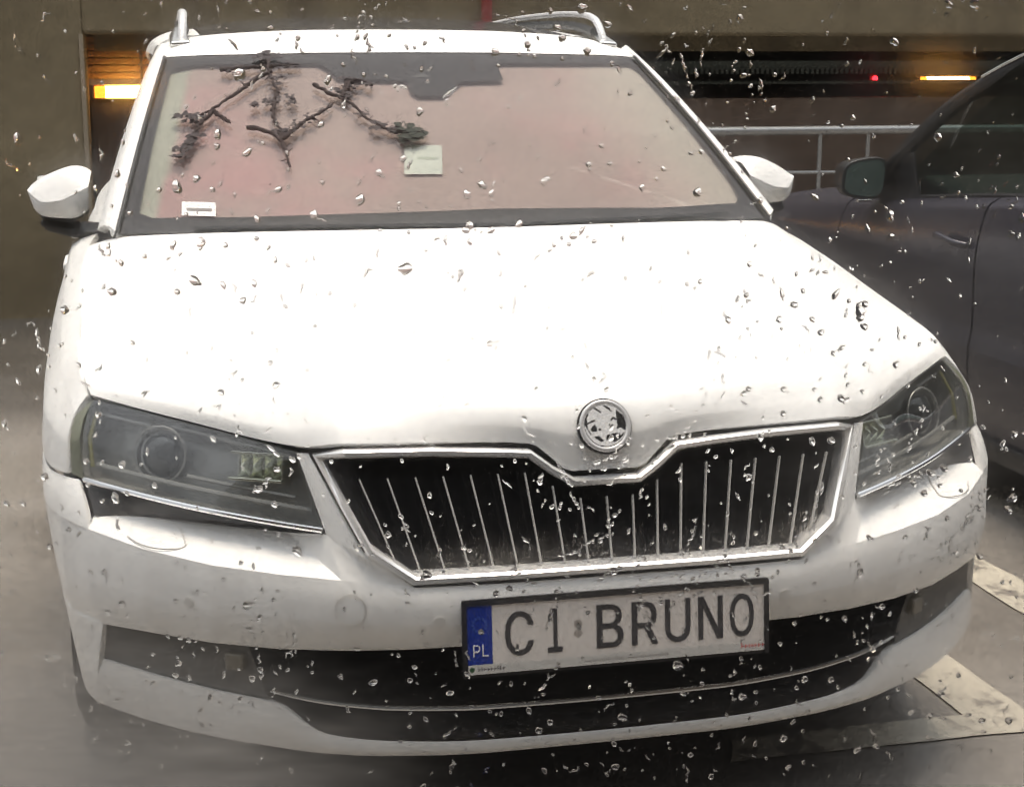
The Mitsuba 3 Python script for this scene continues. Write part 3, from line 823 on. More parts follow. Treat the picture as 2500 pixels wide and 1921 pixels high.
for s in (0, 1):
    F = (lambda m: m) if not s else flip
    for nm, (a, b) in sides.items():
        L_ = Loft([[(xx - (.045 if z(y) > .85 else .018 if z(y) > .7 else .006) * (y - 1.73), y, z(y)) for y in (a, (a + b) / 2, b)] for xx, z in ((.842, belt), (.895, lambda y: belt(y) - .06), (.93, lambda y: .80), (.918, lambda y: .55), (.93, lambda y: .40), (.905, lambda y: .24))])
        dk = add(nm, F(skirt(L_.mesh(12, 10), (1, 0, 0), .012)), WHITE, CAR, 40)
        add('handle', F(rbx(.925, .955, b - .24, b - .04, .775, .80, .008)), WHITE, dk, 40)
    qr = Loft([[(xx, y, z) for y, z in zip((3.468, 3.8, 4.3, 4.72), zz)] for xx, zz in ((.735, (.99, .985, .97, .94)), (.80, (.93, .925, .91, .88)), (.885, (.80, .80, .80, .78)), (.915, (.45, .705, .66, .55)))])
    add('rear_wing', F(skirt(qr.mesh(12, 20), (1, 0, 0), .012)), WHITE, CAR, 40)
    gl = Loft([[(.826, 1.52, .972), (.808, 2.3, .978), (.765, 3.3, .995), (.72, 4.35, .995)], [(.668, 2.14, 1.345), (.662, 2.5, 1.375), (.645, 3.3, 1.38), (.61, 4.30, 1.345)]])
    add('side_window', F(orient(gl.mesh(8, 30), (1, 0, .3))), GLASS_DARK, CAR, True)
tg = Loft(mirrored([row((0, 4.36, 1.415), (.3, 4.36, 1.41), (.60, 4.40, 1.37)), row((0, 4.66, .98), (.4, 4.65, .98), (.735, 4.58, .96)), row((0, 4.76, .70), (.5, 4.75, .70), (.88, 4.68, .70)), row((0, 4.84, .45), (.5, 4.82, .45), (.90, 4.70, .45)), row((0, 4.78, .25), (.5, 4.76, .25), (.88, 4.62, .25))]))
add('tailgate', orient(tg.mesh(20, 24), (0, 1, 0)), WHITE, CAR, 45)
# dark inner body: keeps gaps and wheel housings closed
inner = [to_mesh(m3.Manifold.hull_points([(x * s, y, z) for s in (-1, 1) for x, y, z in p])) for p in (
    [(.36, .125, .25), (.36, .17, .60), (.80, .56, .30), (.78, .66, .70), (.70, .62, .72), (.40, .28, .68), (.50, .35, .78), (.80, 1.3, .84), (.55, 1.25, .93), (.78, 1.3, .25)],
    [(.80, 1.3, .25), (.80, 1.3, .80), (.70, 4.55, .85), (.80, 4.55, .6), (.84, 4.55, .27)])]
UB = add('inner_body', cat(inner), DEEP, CAR, False)
for y in (AY, 3.79):
    for s in (-1, 1):
        w = trimesh.creation.revolve(np.array([(0.21, -.10), (.29, -.115), (.325, -.10), (.335, -.06), (.335, .06), (.325, .10), (.29, .115), (.21, .10), (.21, -.10)]), sections=48)
        w = frame3(w, (s * .80, y, .335), np.array((0, 1.0, 0)), np.array((0, 0, 1.0)), np.array((1.0, 0, 0)))
        W_ = add('wheel', w, RUBBER, CAR, 30)
        rim = [trimesh.creation.cylinder(.06, .04, sections=24)] + [frame3(rbx(-.03, .03, .04, .215, -.015, .015, .006, 6), (0, 0, 0), np.array((math.cos(a), math.sin(a), 0)), np.array((-math.sin(a), math.cos(a), 0)), np.array((0, 0, 1.0))) for a in np.arange(5) * 2 * math.pi / 5]
        rim.append(trimesh.creation.annulus(.195, .218, .15, sections=48))
        add('rim', frame3(cat(rim), (s * .825, y, .335), np.array((0, 1.0, 0)), np.array((0, 0, 1.0)), np.array((1.0, 0, 0))), ALLOY, W_, 30)
# cabin
add('dashboard', hull([(-.70, 1.45, .90), (.70, 1.45, .90), (-.68, 1.9, .98), (.68, 1.9, .98), (-.66, 2.0, .8), (.66, 2.0, .8)], .03), DASH, CAR, 40)
for x in (-.36, .36):
    add('seat', cat([hull([(x - .22, 2.55, .55), (x + .22, 2.55, .55), (x - .22, 2.7, 1.12), (x + .22, 2.7, 1.12)], .06), hull([(x - .12, 2.72, 1.22), (x + .12, 2.72, 1.22), (x - .11, 2.75, 1.33), (x + .11, 2.75, 1.33)], .04)]), TRIM, CAR, 40)
sw = trimesh.creation.torus(.185, .016, major_sections=40, minor_sections=10)
a = .42
add('steering_wheel', cat([frame3(sw, (.37, 2.05, 1.0), np.array((1.0, 0, 0)), np.array((0, math.sin(a), math.cos(a))), np.array((0, -math.cos(a), math.sin(a)))), bar((.20, 2.04, 1.0), (.54, 2.04, 1.0), .03, .03)]), DASH, CAR, 40)
add('headlining', orient(Loft(mirrored([row((0, 1.99, 1.385), (.3, 2.0, 1.38), (.60, 2.1, 1.36)), row((0, 2.8, 1.44), (.3, 2.8, 1.435), (.62, 2.8, 1.38)), row((0, 4.3, 1.38), (.3, 4.3, 1.375), (.60, 4.3, 1.33))])).mesh(8, 12), (0, 0, -1)), plain('headlining', (.55, .52, .48), .9), CAR, 40)
for s in (0, 1):
    it = Loft([row(*[ws.at(t, .985) + [0, .03, -.03] for t in (.02, .5, .98)]), row((.80, 1.50, .96), (.73, 1.85, 1.17), (.645, 2.20, 1.35))])
    m = it.mesh(3, 10)
    add('pillar_trim', m if not s else flip(m), plain('pillar_trim', (.62, .60, .55), .8) if not s else 'mat_pillar_trim', CAR, 40)
    bl = bar((.56, 2.62, 1.22), (.44, 2.50, .75), .045, .004, (0, 1, 0))
    add('seat_belt', bl if not s else flip(bl), plain('belt', (.45, .42, .38), .8) if not s else 'mat_belt', CAR, False)
mh = hull([(-.11, 1.86, 1.29), (.11, 1.86, 1.29), (-.11, 1.86, 1.34), (.11, 1.86, 1.34)], .015)
add('interior_mirror', mh, DASH, CAR, 40)
for x0, x1, y0, y1 in ((-.62, .05, 1.30, 1.185), (.0, .66, 1.19, 1.31)):
    add('wiper', cat([tube([(x0, y0 - .012, 1.006), ((x0 + x1) / 2, (y0 + y1) / 2 - .045, 1.012), (x1, y1 - .015, 1.010)], .007, 6, n=14)]), BLACK, CAR)

# ---- door mirrors (built for the near side, mirrored for the far side)
for s in (0, 1):
    F = flip if not s else (lambda m: m)          # x > 0 below
    ridge = [(1.004, 1.70, 1.066), (.966, 1.655, 1.040), (.928, 1.640, 1.044), (.858, 1.655, 1.075)]
    toprow = [(.998, 1.73, 1.072), (.957, 1.725, 1.098), (.891, 1.715, 1.120), (.850, 1.715, 1.106)]
    back = [(1.0, 1.83, 1.068), (.96, 1.83, 1.092), (.89, 1.83, 1.112), (.855, 1.82, 1.10)]
    low_ = [(.992, 1.70, 1.028), (.965, 1.672, 1.004), (.905, 1.665, .998), (.858, 1.672, 1.022)]
    lowb = [(.990, 1.82, 1.02), (.965, 1.83, .995), (.905, 1.83, .99), (.860, 1.82, 1.015)]
    cap = orient(Loft([back, toprow, ridge], 'p').mesh(12, 28), (0, -.3, 1))
    face = orient(Loft([ridge, [(a * .5 + c * .5, (b + d) / 2 - .006, (e + f) / 2) for (a, b, e), (c, d, f) in zip(ridge, low_)], low_], 'p').mesh(8, 28), (0, -1, 0))
    MR = add('door_mirror', F(cat([cap, face])), WHITE, CAR, 30)
    add('housing', F(hull([(.985, 1.74, 1.02), (.965, 1.70, .996), (.905, 1.69, .99), (.866, 1.70, 1.01), (.98, 1.83, 1.06), (.87, 1.83, 1.095), (.89, 1.82, 1.0), (.965, 1.83, .992)], .006)), BLACK, MR, 40)
    add('foot', F(hull([(.968, 1.695, .985), (.955, 1.70, .972), (.90, 1.685, .958), (.845, 1.715, .952), (.962, 1.76, .982), (.845, 1.80, .965), (.83, 1.74, .945)], .009)), BLACK, MR, 40)
    add('glass', F(bx(.875, .985, 1.836, 1.84, 1.01, 1.09)), CHROME, MR, False)

# ================================================================== twigs and card on the windscreen
TW_ = {}


def ws_path(cr, off):
    return [ws.at(r, c) + off * ws.nrm(r, c, WSN) for c, r in cr]


TWIGS = [
    ('dark leafy twig lying across the top left of the windscreen', [[(.208, .985), (.212, .885), (.218, .80), (.23, .70)], [(.12, .875), (.177, .885), (.268, .895)], [(.214, .85), (.195, .815), (.175, .76), (.147, .685), (.118, .615), (.09, .565)], [(.122, .605), (.10, .52), (.092, .45), (.077, .345)], [(.125, .59), (.152, .527)]],
     [((.20, .965), .020), ((.215, .955), .020), ((.135, .873), .013), ((.16, .882), .013), ((.24, .897), .013), ((.262, .896), .010), ((.068, .58), .015), ((.082, .57), .017), ((.096, .562), .015), ((.094, .46), .016), ((.085, .425), .018), ((.082, .385), .017), ((.076, .35), .015), ((.222, .76), .012), ((.232, .80), .012)]),
    ('dark forked twig lying in the middle left of the windscreen', [[(.18, .497), (.22, .457), (.235, .415), (.243, .34), (.25, .285)], [(.226, .69), (.222, .62), (.22, .57), (.23, .50), (.235, .415)], [(.235, .42), (.27, .505), (.31, .585), (.325, .62)]],
     [((.232, .47), .012), ((.24, .45), .012), ((.252, .47), .009), ((.265, .50), .010), ((.282, .53), .009), ((.30, .57), .009), ((.19, .632), .012), ((.21, .65), .013), ((.224, .64), .012), ((.255, .63), .010), ((.25, .67), .010)]),
    ('long dark knobbly twig reaching down to the pale card in the windscreen', [[(.292, .745), (.325, .668), (.348, .625), (.38, .512), (.403, .465), (.435, .44)], [(.343, .655), (.352, .76), (.358, .79)], [(.35, .70), (.372, .77), (.397, .735)]],
     [((.338, .70), .014), ((.35, .66), .014), ((.355, .77), .014), ((.372, .765), .016), ((.39, .735), .011), ((.362, .72), .010), ((.395, .475), .017), ((.41, .455), .017), ((.43, .46), .021), ((.44, .43), .022), ((.447, .42), .018), ((.452, .44), .016), ((.436, .41), .018), ((.37, .55), .009)]),
]
for lab, paths, leaves in TWIGS:
    tw = thing('twig', lab, 'twig', 'dark twigs on the windscreen')
    for k, p in enumerate(paths):
        q = np.array(p)
        t = param(np.c_[q, 0 * q[:, :1]][None])
        n = 26
        s = interp(t, q, np.linspace(0, 1, n), 'p') + rng.normal(0, .0016, (n, 2))
        r = np.linspace(.0052, .0024, n) * rng.uniform(.75, 1.35, n)
        add('stem', tube(ws_path([(a, min(b, .999)) for a, b in s], .010), r, 7), BARK, tw, 50)
        for i in range(3, n - 1):
            if rng.random() < .35:
                c0_ = s[i]
                c1_ = c0_ + rng.normal(0, 1, 2) * [.006, .018]
                add('spur', tube(ws_path([tuple(c0_), (c1_[0], min(c1_[1], .999))], .011), [.0022, .001], 5), BARK, tw, 50)
    for (c, r), sz in leaves:
        p = ws.at(r, c)
        nn = ws.nrm(r, c, WSN)
        blades = []
        for b_ in range(16):
            needle = b_ > 8
            ang = rng.uniform(0, 6.28)
            dirn = np.array((math.cos(ang), math.sin(ang) * .8, math.sin(ang) * .5))
            dirn -= nn * (dirn @ nn)
            dirn /= np.linalg.norm(dirn)
            sd = np.cross(nn, dirn)
            L_ = sz * (rng.uniform(1.0, 1.9) if needle else rng.uniform(.9, 1.6))
            u = np.linspace(0, 1, 7)
            wv = np.sin(u * math.pi) ** .8 * (.0013 if needle else L_ * .36 * rng.uniform(.6, 1.3))
            o = p + nn * rng.uniform(.004, .014) + (dirn * rng.uniform(-.012, .012) + sd * rng.uniform(-.012, .012))
            v = np.vstack([o + dirn * L_ * a_ + sd * w_ * q_ + nn * (.25 * L_ * a_ * (1 - a_) + .12 * w_ * abs(q_)) for a_, w_ in zip(u, wv) for q_ in (-1, 0, 1)])
            i = (np.arange(6)[:, None] * 3 + np.array([0, 1])[None]).ravel()
            blades.append((v, np.vstack([np.c_[i, i + 1, i + 4], np.c_[i, i + 4, i + 3]])))
        add('leaf_cluster', cat(blades), MOSS if c > .42 else LEAF, tw, True)
cd = thing('card', 'pale greenish paper card standing behind the windscreen', 'card')
add('sheet', ws_sheet(Polygon([(.42, .265), (.478, .263), (.49, .405), (.43, .41)]), -.010), PAPER, cd, True)
add('print', ws_sheet(Polygon([(.446, .335), (.475, .333), (.476, .345), (.447, .347)]), -.0095), plain('faint_print', (.5, .55, .46), .8), cd, True)

# ================================================================== dark car on the right
DC = thing('dark_car', 'dark purplish grey car parked nose-in beside the white car', 'car')
dbelt = lambda y: float(np.interp(y, [.3, 1.0, 1.8, 2.64, 3.0, 3.4, 3.9, 4.25, 4.45], [1.03, 1.02, .985, .908, .885, .845, .80, .735, .62]))
XC = 2.64
ys = {'rear_wing': (.40, 1.02), 'rear_door': (1.03, 2.028), 'front_door': (2.040, 3.02), 'front_wing': (3.03, 4.42)}
for s in (0, 1):
    F = (lambda m: m) if not s else (lambda m: trimesh.Trimesh(m.vertices * [-1, 1, 1] + [2 * XC, 0, 0], m.faces[:, ::-1], process=False))
    for nm, (a, b) in ys.items():
        yy = np.linspace(a, b, 8)
        tap = lambda y: .16 * max(0, (y - 3.6) / .8) ** 2 + .10 * max(0, (1.0 - y) / .6) ** 2
        sill = {'rear_wing': .30, 'rear_door': .20, 'front_door': .20, 'front_wing': .22}[nm]

        def arch_z(y, z):
            for cy in (.95, 3.72):
                d = .37 ** 2 - (y - cy) ** 2
                if d > 0:
                    z = max(z, .32 + math.sqrt(d))
            return z
        rows = [(1.825, lambda y: dbelt(y)), (1.782, lambda y: dbelt(y) - .03), (1.748, lambda y: max(.745, arch_z(y, 0) + .03) if dbelt(y) > .80 else dbelt(y) - .06),
                (1.752, lambda y: max(.56, arch_z(y, 0) + .012)), (1.742, lambda y: max(.50, arch_z(y, 0) + .006)), (1.752, lambda y: max(.36, arch_z(y, 0))), (1.80, lambda y: arch_z(y, sill))]
        L_ = Loft([[(x + tap(y), y, z(y)) for y in yy] for x, z in rows])
        add(nm, F(skirt(L_.mesh(22, 20), (-1, 0, 0), .014)), DARKCAR, DC, 40)
    add('door_handle', F(cat([tube([(1.742, 2.245, .828), (1.715, 2.225, .831), (1.712, 2.13, .822), (1.745, 2.085, .812)], .011, 8, n=16)])), DARKCAR, DC, 50)
    add('sill_trim', F(rbx(1.77, 1.85, 1.3, 3.35, .17, .235, .01)), BLACK, DC, 30)
    # glasshouse
    rowB = [(1.838, 3.02, dbelt(3.02) + .005), (1.838, 2.6, dbelt(2.6) + .005), (1.838, 2.0, dbelt(2.0) + .005), (1.838, 1.0, 1.022), (1.86, .75, 1.03)]
    rowT = [(1.852, 2.60, 1.105), (1.895, 2.38, 1.262), (1.955, 2.05, 1.40), (1.97, 1.2, 1.44), (1.97, .9, 1.38)]
    gl = Loft([rowB, rowT], 'l')
    add('side_window', F(orient(gl.mesh(4, 24), (-1, 0, .2))), GLASS_DARK, DC, True)
    add('window_seal', F(tube([np.array(p) + [-.008, 0, 0] for p in rowB], .008, 6, n=20)), BLACK, DC)
    roofe = [(1.80, 2.80, .955), (1.812, 2.735, 1.022), (1.84, 2.598, 1.125), (1.88, 2.458, 1.225), (1.92, 2.32, 1.300), (1.965, 2.16, 1.368), (1.99, 1.9, 1.43), (2.0, 1.2, 1.475), (1.99, .7, 1.42)]
    add('windscreen_pillar', F(tube(roofe, .026, 10, n=40)), BLACK, DC, 50)
    add('roof_trim', F(tube([np.array(p) + [-.024, 0, .018] for p in roofe[4:]], .006, 8, n=20)), SATIN, DC, 50)
    add('mirror_sail', F(hull([(1.832, 3.0, .892), (1.832, 2.66, .912), (1.815, 2.69, 1.045), (1.826, 2.62, 1.06), (1.832, 2.58, .918)], .006)), BLACK, DC, 30)
    if not s:
        tt_ = np.linspace(0, 2 * math.pi, 28, endpoint=False)
        sgn = lambda v: np.sign(v) * np.abs(v) ** .55
        mx, mz = sgn(np.cos(tt_)), sgn(np.sin(tt_))
        out = lambda k, y: np.c_[1.686 + .080 * k * mx + .006 * mz * k, np.full(28, y), .972 + .066 * k * mz + .010 * mx * mz * k]
        md = add('door_mirror', hull([*out(.97, 2.70), *out(.95, 2.74), *(out(.70, 2.83) + [.012, 0, .005])], .005, 6), BLACK, DC, 50)
        g3 = out(.90, 2.6935)
        add('glass', orient(trimesh.Trimesh(np.vstack([g3.mean(0), g3]), np.array([[0, i + 1, (i + 1) % 28 + 1] for i in range(28)]), process=False), (0, -1, 0)), plain('mirror_glass', (.085, .125, .115), .25, 0, .6), md, False)
        add('foot', hull([(1.76, 2.74, .92), (1.83, 2.74, .91), (1.83, 2.86, .91), (1.76, 2.80, .925)], .012), BLACK, md, 40)
        add('lower_edge', rbx(1.66, 1.715, 2.682, 2.70, .893, .903, .003), SATIN, md, 30)
    for cy in (.95, 3.72):
        w = trimesh.creation.cylinder(.32, .2, sections=40)
        W_ = add('wheel', frame3(w, (1.88 if not s else 2 * XC - 1.88, cy, .32), np.array((0, 1.0, 0)), np.array((0, 0, 1.0)), np.array((1.0, 0, 0))), RUBBER, DC, 30)
        add('rim', frame3(trimesh.creation.annulus(.06, .2, .21, sections=32), (1.88 if not s else 2 * XC - 1.88, cy, .32), np.array((0, 1.0, 0)), np.array((0, 0, 1.0)), np.array((1.0, 0, 0))), ALLOY, W_, 30)
half = [[(x, y, z) for x, z in zip((1.826 + .14 * max(0, (y - 3.6) / .8) ** 2, 2.1, XC), (zb_, zb_ + .035, zb_ + .055))] for y, zb_ in ((2.62, .915), (3.0, .885), (3.4, .845), (3.9, .80), (4.25, .735), (4.42, .62))]
bn = np.array(half)
bn = np.concatenate([bn, bn[:, 1::-1] * [-1, 1, 1] + [2 * XC, 0, 0]], 1)
add('bonnet', skirt(Loft(bn).mesh(20, 20), (0, .2, 1), .012), DARKCAR, DC, 40)
wsd = [[(1.83, 2.70, .97), (2.2, 2.86, .955), (XC, 2.9, .955), (2 * XC - 2.2, 2.86, .955), (2 * XC - 1.83, 2.70, .97)], [(1.98, 2.10, 1.39), (2.3, 2.16, 1.42), (XC, 2.18, 1.43), (2 * XC - 2.3, 2.16, 1.42), (2 * XC - 1.98, 2.10, 1.39)]]
add('windscreen', orient(Loft(wsd).mesh(6, 16), (0, 1, 1)), GLASS_DARK, DC, True)
rfd = [[(1.99, 2.08, 1.40), (2.3, 2.13, 1.43), (XC, 2.15, 1.44), (2 * XC - 2.3, 2.13, 1.43), (2 * XC - 1.99, 2.08, 1.40)], [(2.0, 1.3, 1.475), (2.3, 1.3, 1.50), (XC, 1.3, 1.51), (2 * XC - 2.3, 1.3, 1.50), (2 * XC - 2.0, 1.3, 1.475)], [(2.0, .6, 1.40), (2.3, .55, 1.43), (XC, .53, 1.44), (2 * XC - 2.3, .55, 1.43), (2 * XC - 2.0, .6, 1.40)]]
add('roof', orient(Loft(rfd).mesh(10, 16), (0, 0, 1)), DARKCAR, DC, 45)
rear = [[(2.0, .58, 1.39), (XC, .51, 1.43), (2 * XC - 2.0, .58, 1.39)], [(1.88, .40, 1.0), (XC, .33, 1.02), (2 * XC - 1.88, .40, 1.0)], [(1.83, .36, .7), (XC, .24, .7), (2 * XC - 1.83, .36, .7)], [(1.85, .40, .3), (XC, .28, .3), (2 * XC - 1.85, .40, .3)]]
add('tailgate', orient(Loft(rear).mesh(12, 12), (0, -1, 0)), DARKCAR, DC, 45)
add('inner_body', to_mesh(m3.Manifold.hull_points([(x, y, z) for x in (1.90, 2 * XC - 1.90) for y, z in ((.5, .22), (4.35, .22), (4.3, .58), (3.3, .78), (2.7, .84), (.5, .85))])), DEEP, DC, False)
add('dashboard', hull([(1.88, 2.25, .90), (1.88, 2.62, .965), (3.38, 2.25, .90), (3.38, 2.62, .965), (1.88, 2.3, .80), (3.38, 2.3, .80), (1.88, 2.6, .80), (3.38, 2.6, .80)], .02), DASH, DC, 40)
add('interior_pillar', hull([(2.02, 1.98, 1.36), (2.02, 1.70, 1.40), (1.99, 1.88, 1.20), (1.99, 1.70, 1.20), (2.06, 1.9, 1.3)], .01), plain('pale_lining', (.62, .62, .58), .8), DC, 40)
for x in (2.25, 2.95):
    add('seat', cat([hull([(x - .2, 1.95, .5), (x + .2, 1.95, .5), (x - .2, 1.85, 1.05), (x + .2, 1.85, 1.05)], .06), hull([(x - .11, 1.80, 1.16), (x + .11, 1.80, 1.16), (x - .1, 1.78, 1.28), (x + .1, 1.78, 1.28)], .04)]), TRIM, DC, 40)

# ================================================================== the wet window the picture is taken through
TILT = math.radians(8)
fh = np.array((FWD[0], FWD[1], 0)) / math.hypot(FWD[0], FWD[1])
PN = fh * math.cos(TILT) + np.array((0, 0, math.sin(TILT)))        # outwards, towards the cars
PA_ = np.array((fh[1], -fh[0], 0))
PB = np.cross(PA_, PN)
PB = PB if PB[2] > 0 else -PB
PK = 2.5                                # the drops below are laid out for glass 0.5 m away; it stands 1.25 m away
PC = np.array((-0.49206, -1.28263, 1.14920))
VAN = thing('viewing_van', 'dark van whose wet rear window the view looks through', 'van')
wnd = LineString([(-.35, -.10), (.35, -.10), (.35, .22), (-.35, .22), (-.35, -.10)])
pane = trimesh.Trimesh(np.array([PC + PA_ * a + PB * b - PN * .003 for a, b in ((-.64, -.44), (.64, -.44), (.64, .44), (-.64, .44))]), np.array([[0, 1, 2], [0, 2, 3]]), process=False)
scene.setdefault('mat_van', plain('van_paint', (.03, .03, .033), .4) and scene['mat_van_paint'])
add('rear_window', orient(pane, PN), GLASS_PANE, VAN, False, label='clear rear window pane covered in raindrops')
def pane_ab(p):
    q = [p.x - float(PC[0]), p.y - float(PC[1]), p.z - float(PC[2])]
    return sum(float(PA_[i]) * q[i] for i in range(3)) / PK, sum(float(PB[i]) * q[i] for i in range(3)) / PK


def smear(p, n, uv):                 # film of mist and wiped, half dried water on the inside of the glass
    a, b = pane_ab(p)
    w = 0.02 * (fbm(a * 40, b * 120, 1.0, 3) - 0.5)
    f = smoothstep(-0.052, -0.122, b + 0.30 * (a + 0.157) + w) * smoothstep(0.0, -0.12, a + w)
    r = smoothstep(0.085, 0.0, dr.sqrt(dr.square((a - 0.118) * 0.9) + dr.square((b - 0.022) * 0.8)) + 2 * w)
    return f * (0.44 + 0.35 * fbm(a * 30, b * 160, 5.0, 3)) + 0.09 * r + 0.006


scene['mat_smear'] = {'type': 'blendbsdf', 'weight': proc(smear), 'a': {'type': 'thindielectric', 'int_ior': 1.0005}, 'b': {'type': 'principledthin', 'base_color': rgb(.50, .475, .445), 'roughness': .9, 'diff_trans': 1.5}}
sm_ = trimesh.Trimesh(np.array([PC + PA_ * a + PB * b - PN * .0045 for a, b in ((-.64, -.44), (.64, -.44), (.64, .44), (-.64, .44))]), np.array([[0, 1, 2], [0, 2, 3]]), process=False)
add('water_smear', orient(sm_, PN), 'mat_smear', VAN, False)
scene['mat_film'] = {'type': 'blendbsdf', 'weight': 0.08, 'a': {'type': 'thindielectric', 'int_ior': 1.0005}, 'b': {'type': 'roughdielectric', 'distribution': 'beckmann', 'alpha': 0.45, 'int_ior': 1.03, 'ext_ior': 1.0}}
gl_ = trimesh.Trimesh(sm_.vertices + PN * .0009, sm_.faces, process=False)
add('moisture_film', orient(gl_, PN), 'mat_film', VAN, False)
hole = sbox(-.65, -.45, .65, .45)
door = sbox(-.88, -.90, .88, .66).difference(hole)
add('rear_door', frame3(extrude(door, .05), PC - PN * .03, PA_, PB, PN), 'mat_van_paint', VAN, False)
shell = [bx(-.88, .88, -.90, -.85, -3.4, 0), bx(-.88, .88, .61, .66, -3.4, 0), bx(-.88, -.83, -.85, .61, -3.4, 0), bx(.83, .88, -.85, .61, -3.4, 0), bx(-.88, .88, -.90, .66, -3.45, -3.4)]
add('body', frame3(cat(shell), PC - PN * .035, PA_, PB, PN), 'mat_van_paint', VAN, False)
for a in (-.72, .72):
    for d in (.55, 2.7):
        c = PC - fh * d + PA_ * a
        w = frame3(trimesh.creation.cylinder(.33, .2, sections=36), (c[0], c[1], .33), fh, np.array((0, 0, 1.0)), PA_)
        add('wheel', w, RUBBER, VAN, 30)


def drop_mesh(ctr, r, asp, ang, hr, g, rings, seg):
    th = np.arange(seg) * 2 * np.pi / seg
    rad = np.ones(seg)
    for k in (2, 3, 4, 5):
        rad += g.uniform(0, .36 / k) * np.cos(k * th + g.uniform(0, 6.28))
    ca, sa = math.cos(ang), math.sin(ang)
    vs = []
    sag = g.uniform(-.05, .2)
    sc_ = math.sin(hr)
    ht = r * min(asp, 1) * (1 / sc_ - math.sqrt(1 / sc_ ** 2 - 1))
    for i in range(rings):
        q = 1 - i / rings                                             # 1 at the rim
        h = r * min(asp, 1) * (math.sqrt(1 / sc_ ** 2 - q * q) - math.sqrt(1 / sc_ ** 2 - 1)) if q < 1 else 0.0
        x, y = q * rad * r * np.cos(th) * asp, q * rad * r * np.sin(th)
        y = y - sag * r * (1 - q)                                   # water sags towards the lower edge
        vs.append(np.c_[x * ca - y * sa, x * sa + y * ca, np.full(seg, h)])
    v = np.vstack(vs + [[[0 + sag * r * sa, -sag * r * ca, ht]]])
    top = len(v) - 1
    f = []
    k = np.arange(seg)
    k2 = (k + 1) % seg
    for i in range(rings - 1):
        f += [np.c_[i * seg + k, i * seg + k2, (i + 1) * seg + k2], np.c_[i * seg + k, (i + 1) * seg + k2, (i + 1) * seg + k]]
    f.append(np.c_[(rings - 1) * seg + k, (rings - 1) * seg + k2, np.full(seg, top)])
    v = np.vstack([v, vs[0], [[0, 0, 0]]])                          # flat base on the glass, its own vertices
    b = top + 1
    f.append(np.c_[b + k2, b + k, np.full(seg, len(v) - 1)])
    v = v + [ctr[0], ctr[1], 0]
    return v, np.vstack(f)


def streak_mesh(path, w, hr, seg=10):
    p = np.asarray(path, float)
    t = np.gradient(p, axis=0)
    t /= np.linalg.norm(t, axis=1, keepdims=True)
    nrm = np.c_[-t[:, 1], t[:, 0]]
    u = np.linspace(-1, 1, seg)
    L = len(p)
    prof = 1 - u * u
    top = np.concatenate([p[:, None] + nrm[:, None] * (w[:, None] * u)[..., None], (hr * w[:, None] * prof)[..., None]], -1).reshape(-1, 3)
    bot = top * [1, 1, 0]
    i, j = np.meshgrid(np.arange(L - 1), np.arange(seg - 1), indexing='ij')
    q = np.stack([i * seg + j, (i + 1) * seg + j, (i + 1) * seg + j + 1, i * seg + j + 1], -1).reshape(-1, 4)
    f = np.vstack([q[:, [0, 1, 2]], q[:, [0, 2, 3]]])
    k = len(top)
    return np.vstack([top, bot]), np.vstack([f, f[:, ::-1] + k])


def to_pane(v):
    return PC + PK * (np.outer(v[:, 0], PA_) + np.outer(v[:, 1], PB) + np.outer(v[:, 2], PN))


g = np.random.default_rng(21)
HX, HY = .166, .136                                                   # the part of the pane in view
drops = []                                                             # (size, centre, mesh)
cl_ = [(g.uniform(-HX, HX), g.uniform(-HY, HY)) for _ in range(30)]


def add_drop(c, r):
    big = r > .0009
    asp, ang = g.uniform(.5, .95), g.normal(0, .55)
    m = drop_mesh(c, r, asp, ang, g.uniform(.62, .95) if r > .0006 else g.uniform(.8, 1.1), g, 7 if big else 5, 22 if big else 14)
    desc = ('slim ' if asp < .6 else 'plump ' if asp > .8 else '') + ('left-leaning ' if ang > .35 else 'right-leaning ' if ang < -.35 else 'upright ')
    drops.append((r, c, m, desc))


def place_():
    if g.random() < .25:
        q = cl_[g.integers(len(cl_))]
        return (q[0] + g.normal(0, .014), q[1] + g.normal(0, .014))
    return (g.uniform(-HX, HX), g.uniform(-HY, HY))


for k in range(1050):
    add_drop(place_(), float(np.clip(g.lognormal(math.log(.00072), .40), .00034, .0014)))
for k in range(48):
    add_drop(place_(), g.uniform(.0012, .0021))


def streak(x, y, L, ang, w, wob=.3):
    n = max(9, int(L / .0009))
    s = np.linspace(0, 1, n)
    d = np.array((math.cos(ang), math.sin(ang)))
    e = np.array((-d[1], d[0]))
    ph = g.uniform(0, 6.28, 3)
    off = wob * L * .12 * (np.sin(s * 6 + ph[0]) + .6 * np.sin(s * 13 + ph[1]) + .35 * np.sin(s * 29 + ph[2]))
    p = np.array((x, y)) + (s[:, None] - .5) * L * d + off[:, None] * e
    ww = w * (.55 + .45 * np.abs(np.sin(s * g.uniform(5, 14) + ph[2]))) * np.clip(np.minimum(s, 1 - s) * n / 3.5, .05, 1) ** .6
    drops.append((L * .5, (x, y), streak_mesh(p, ww, g.uniform(.45, .75), 8 if L < .004 else 10), 'streak ' + ('upright ' if ang % math.pi > 1.2 and ang % math.pi < 1.94 else 'right-leaning ' if ang % math.pi < 1.2 else 'left-leaning ')))


def U(px, py):                                                        # rough spot on the pane, as fractions of the view
    return ((px - .5) * 2 * .157, (.5 - py) * 2 * .121)


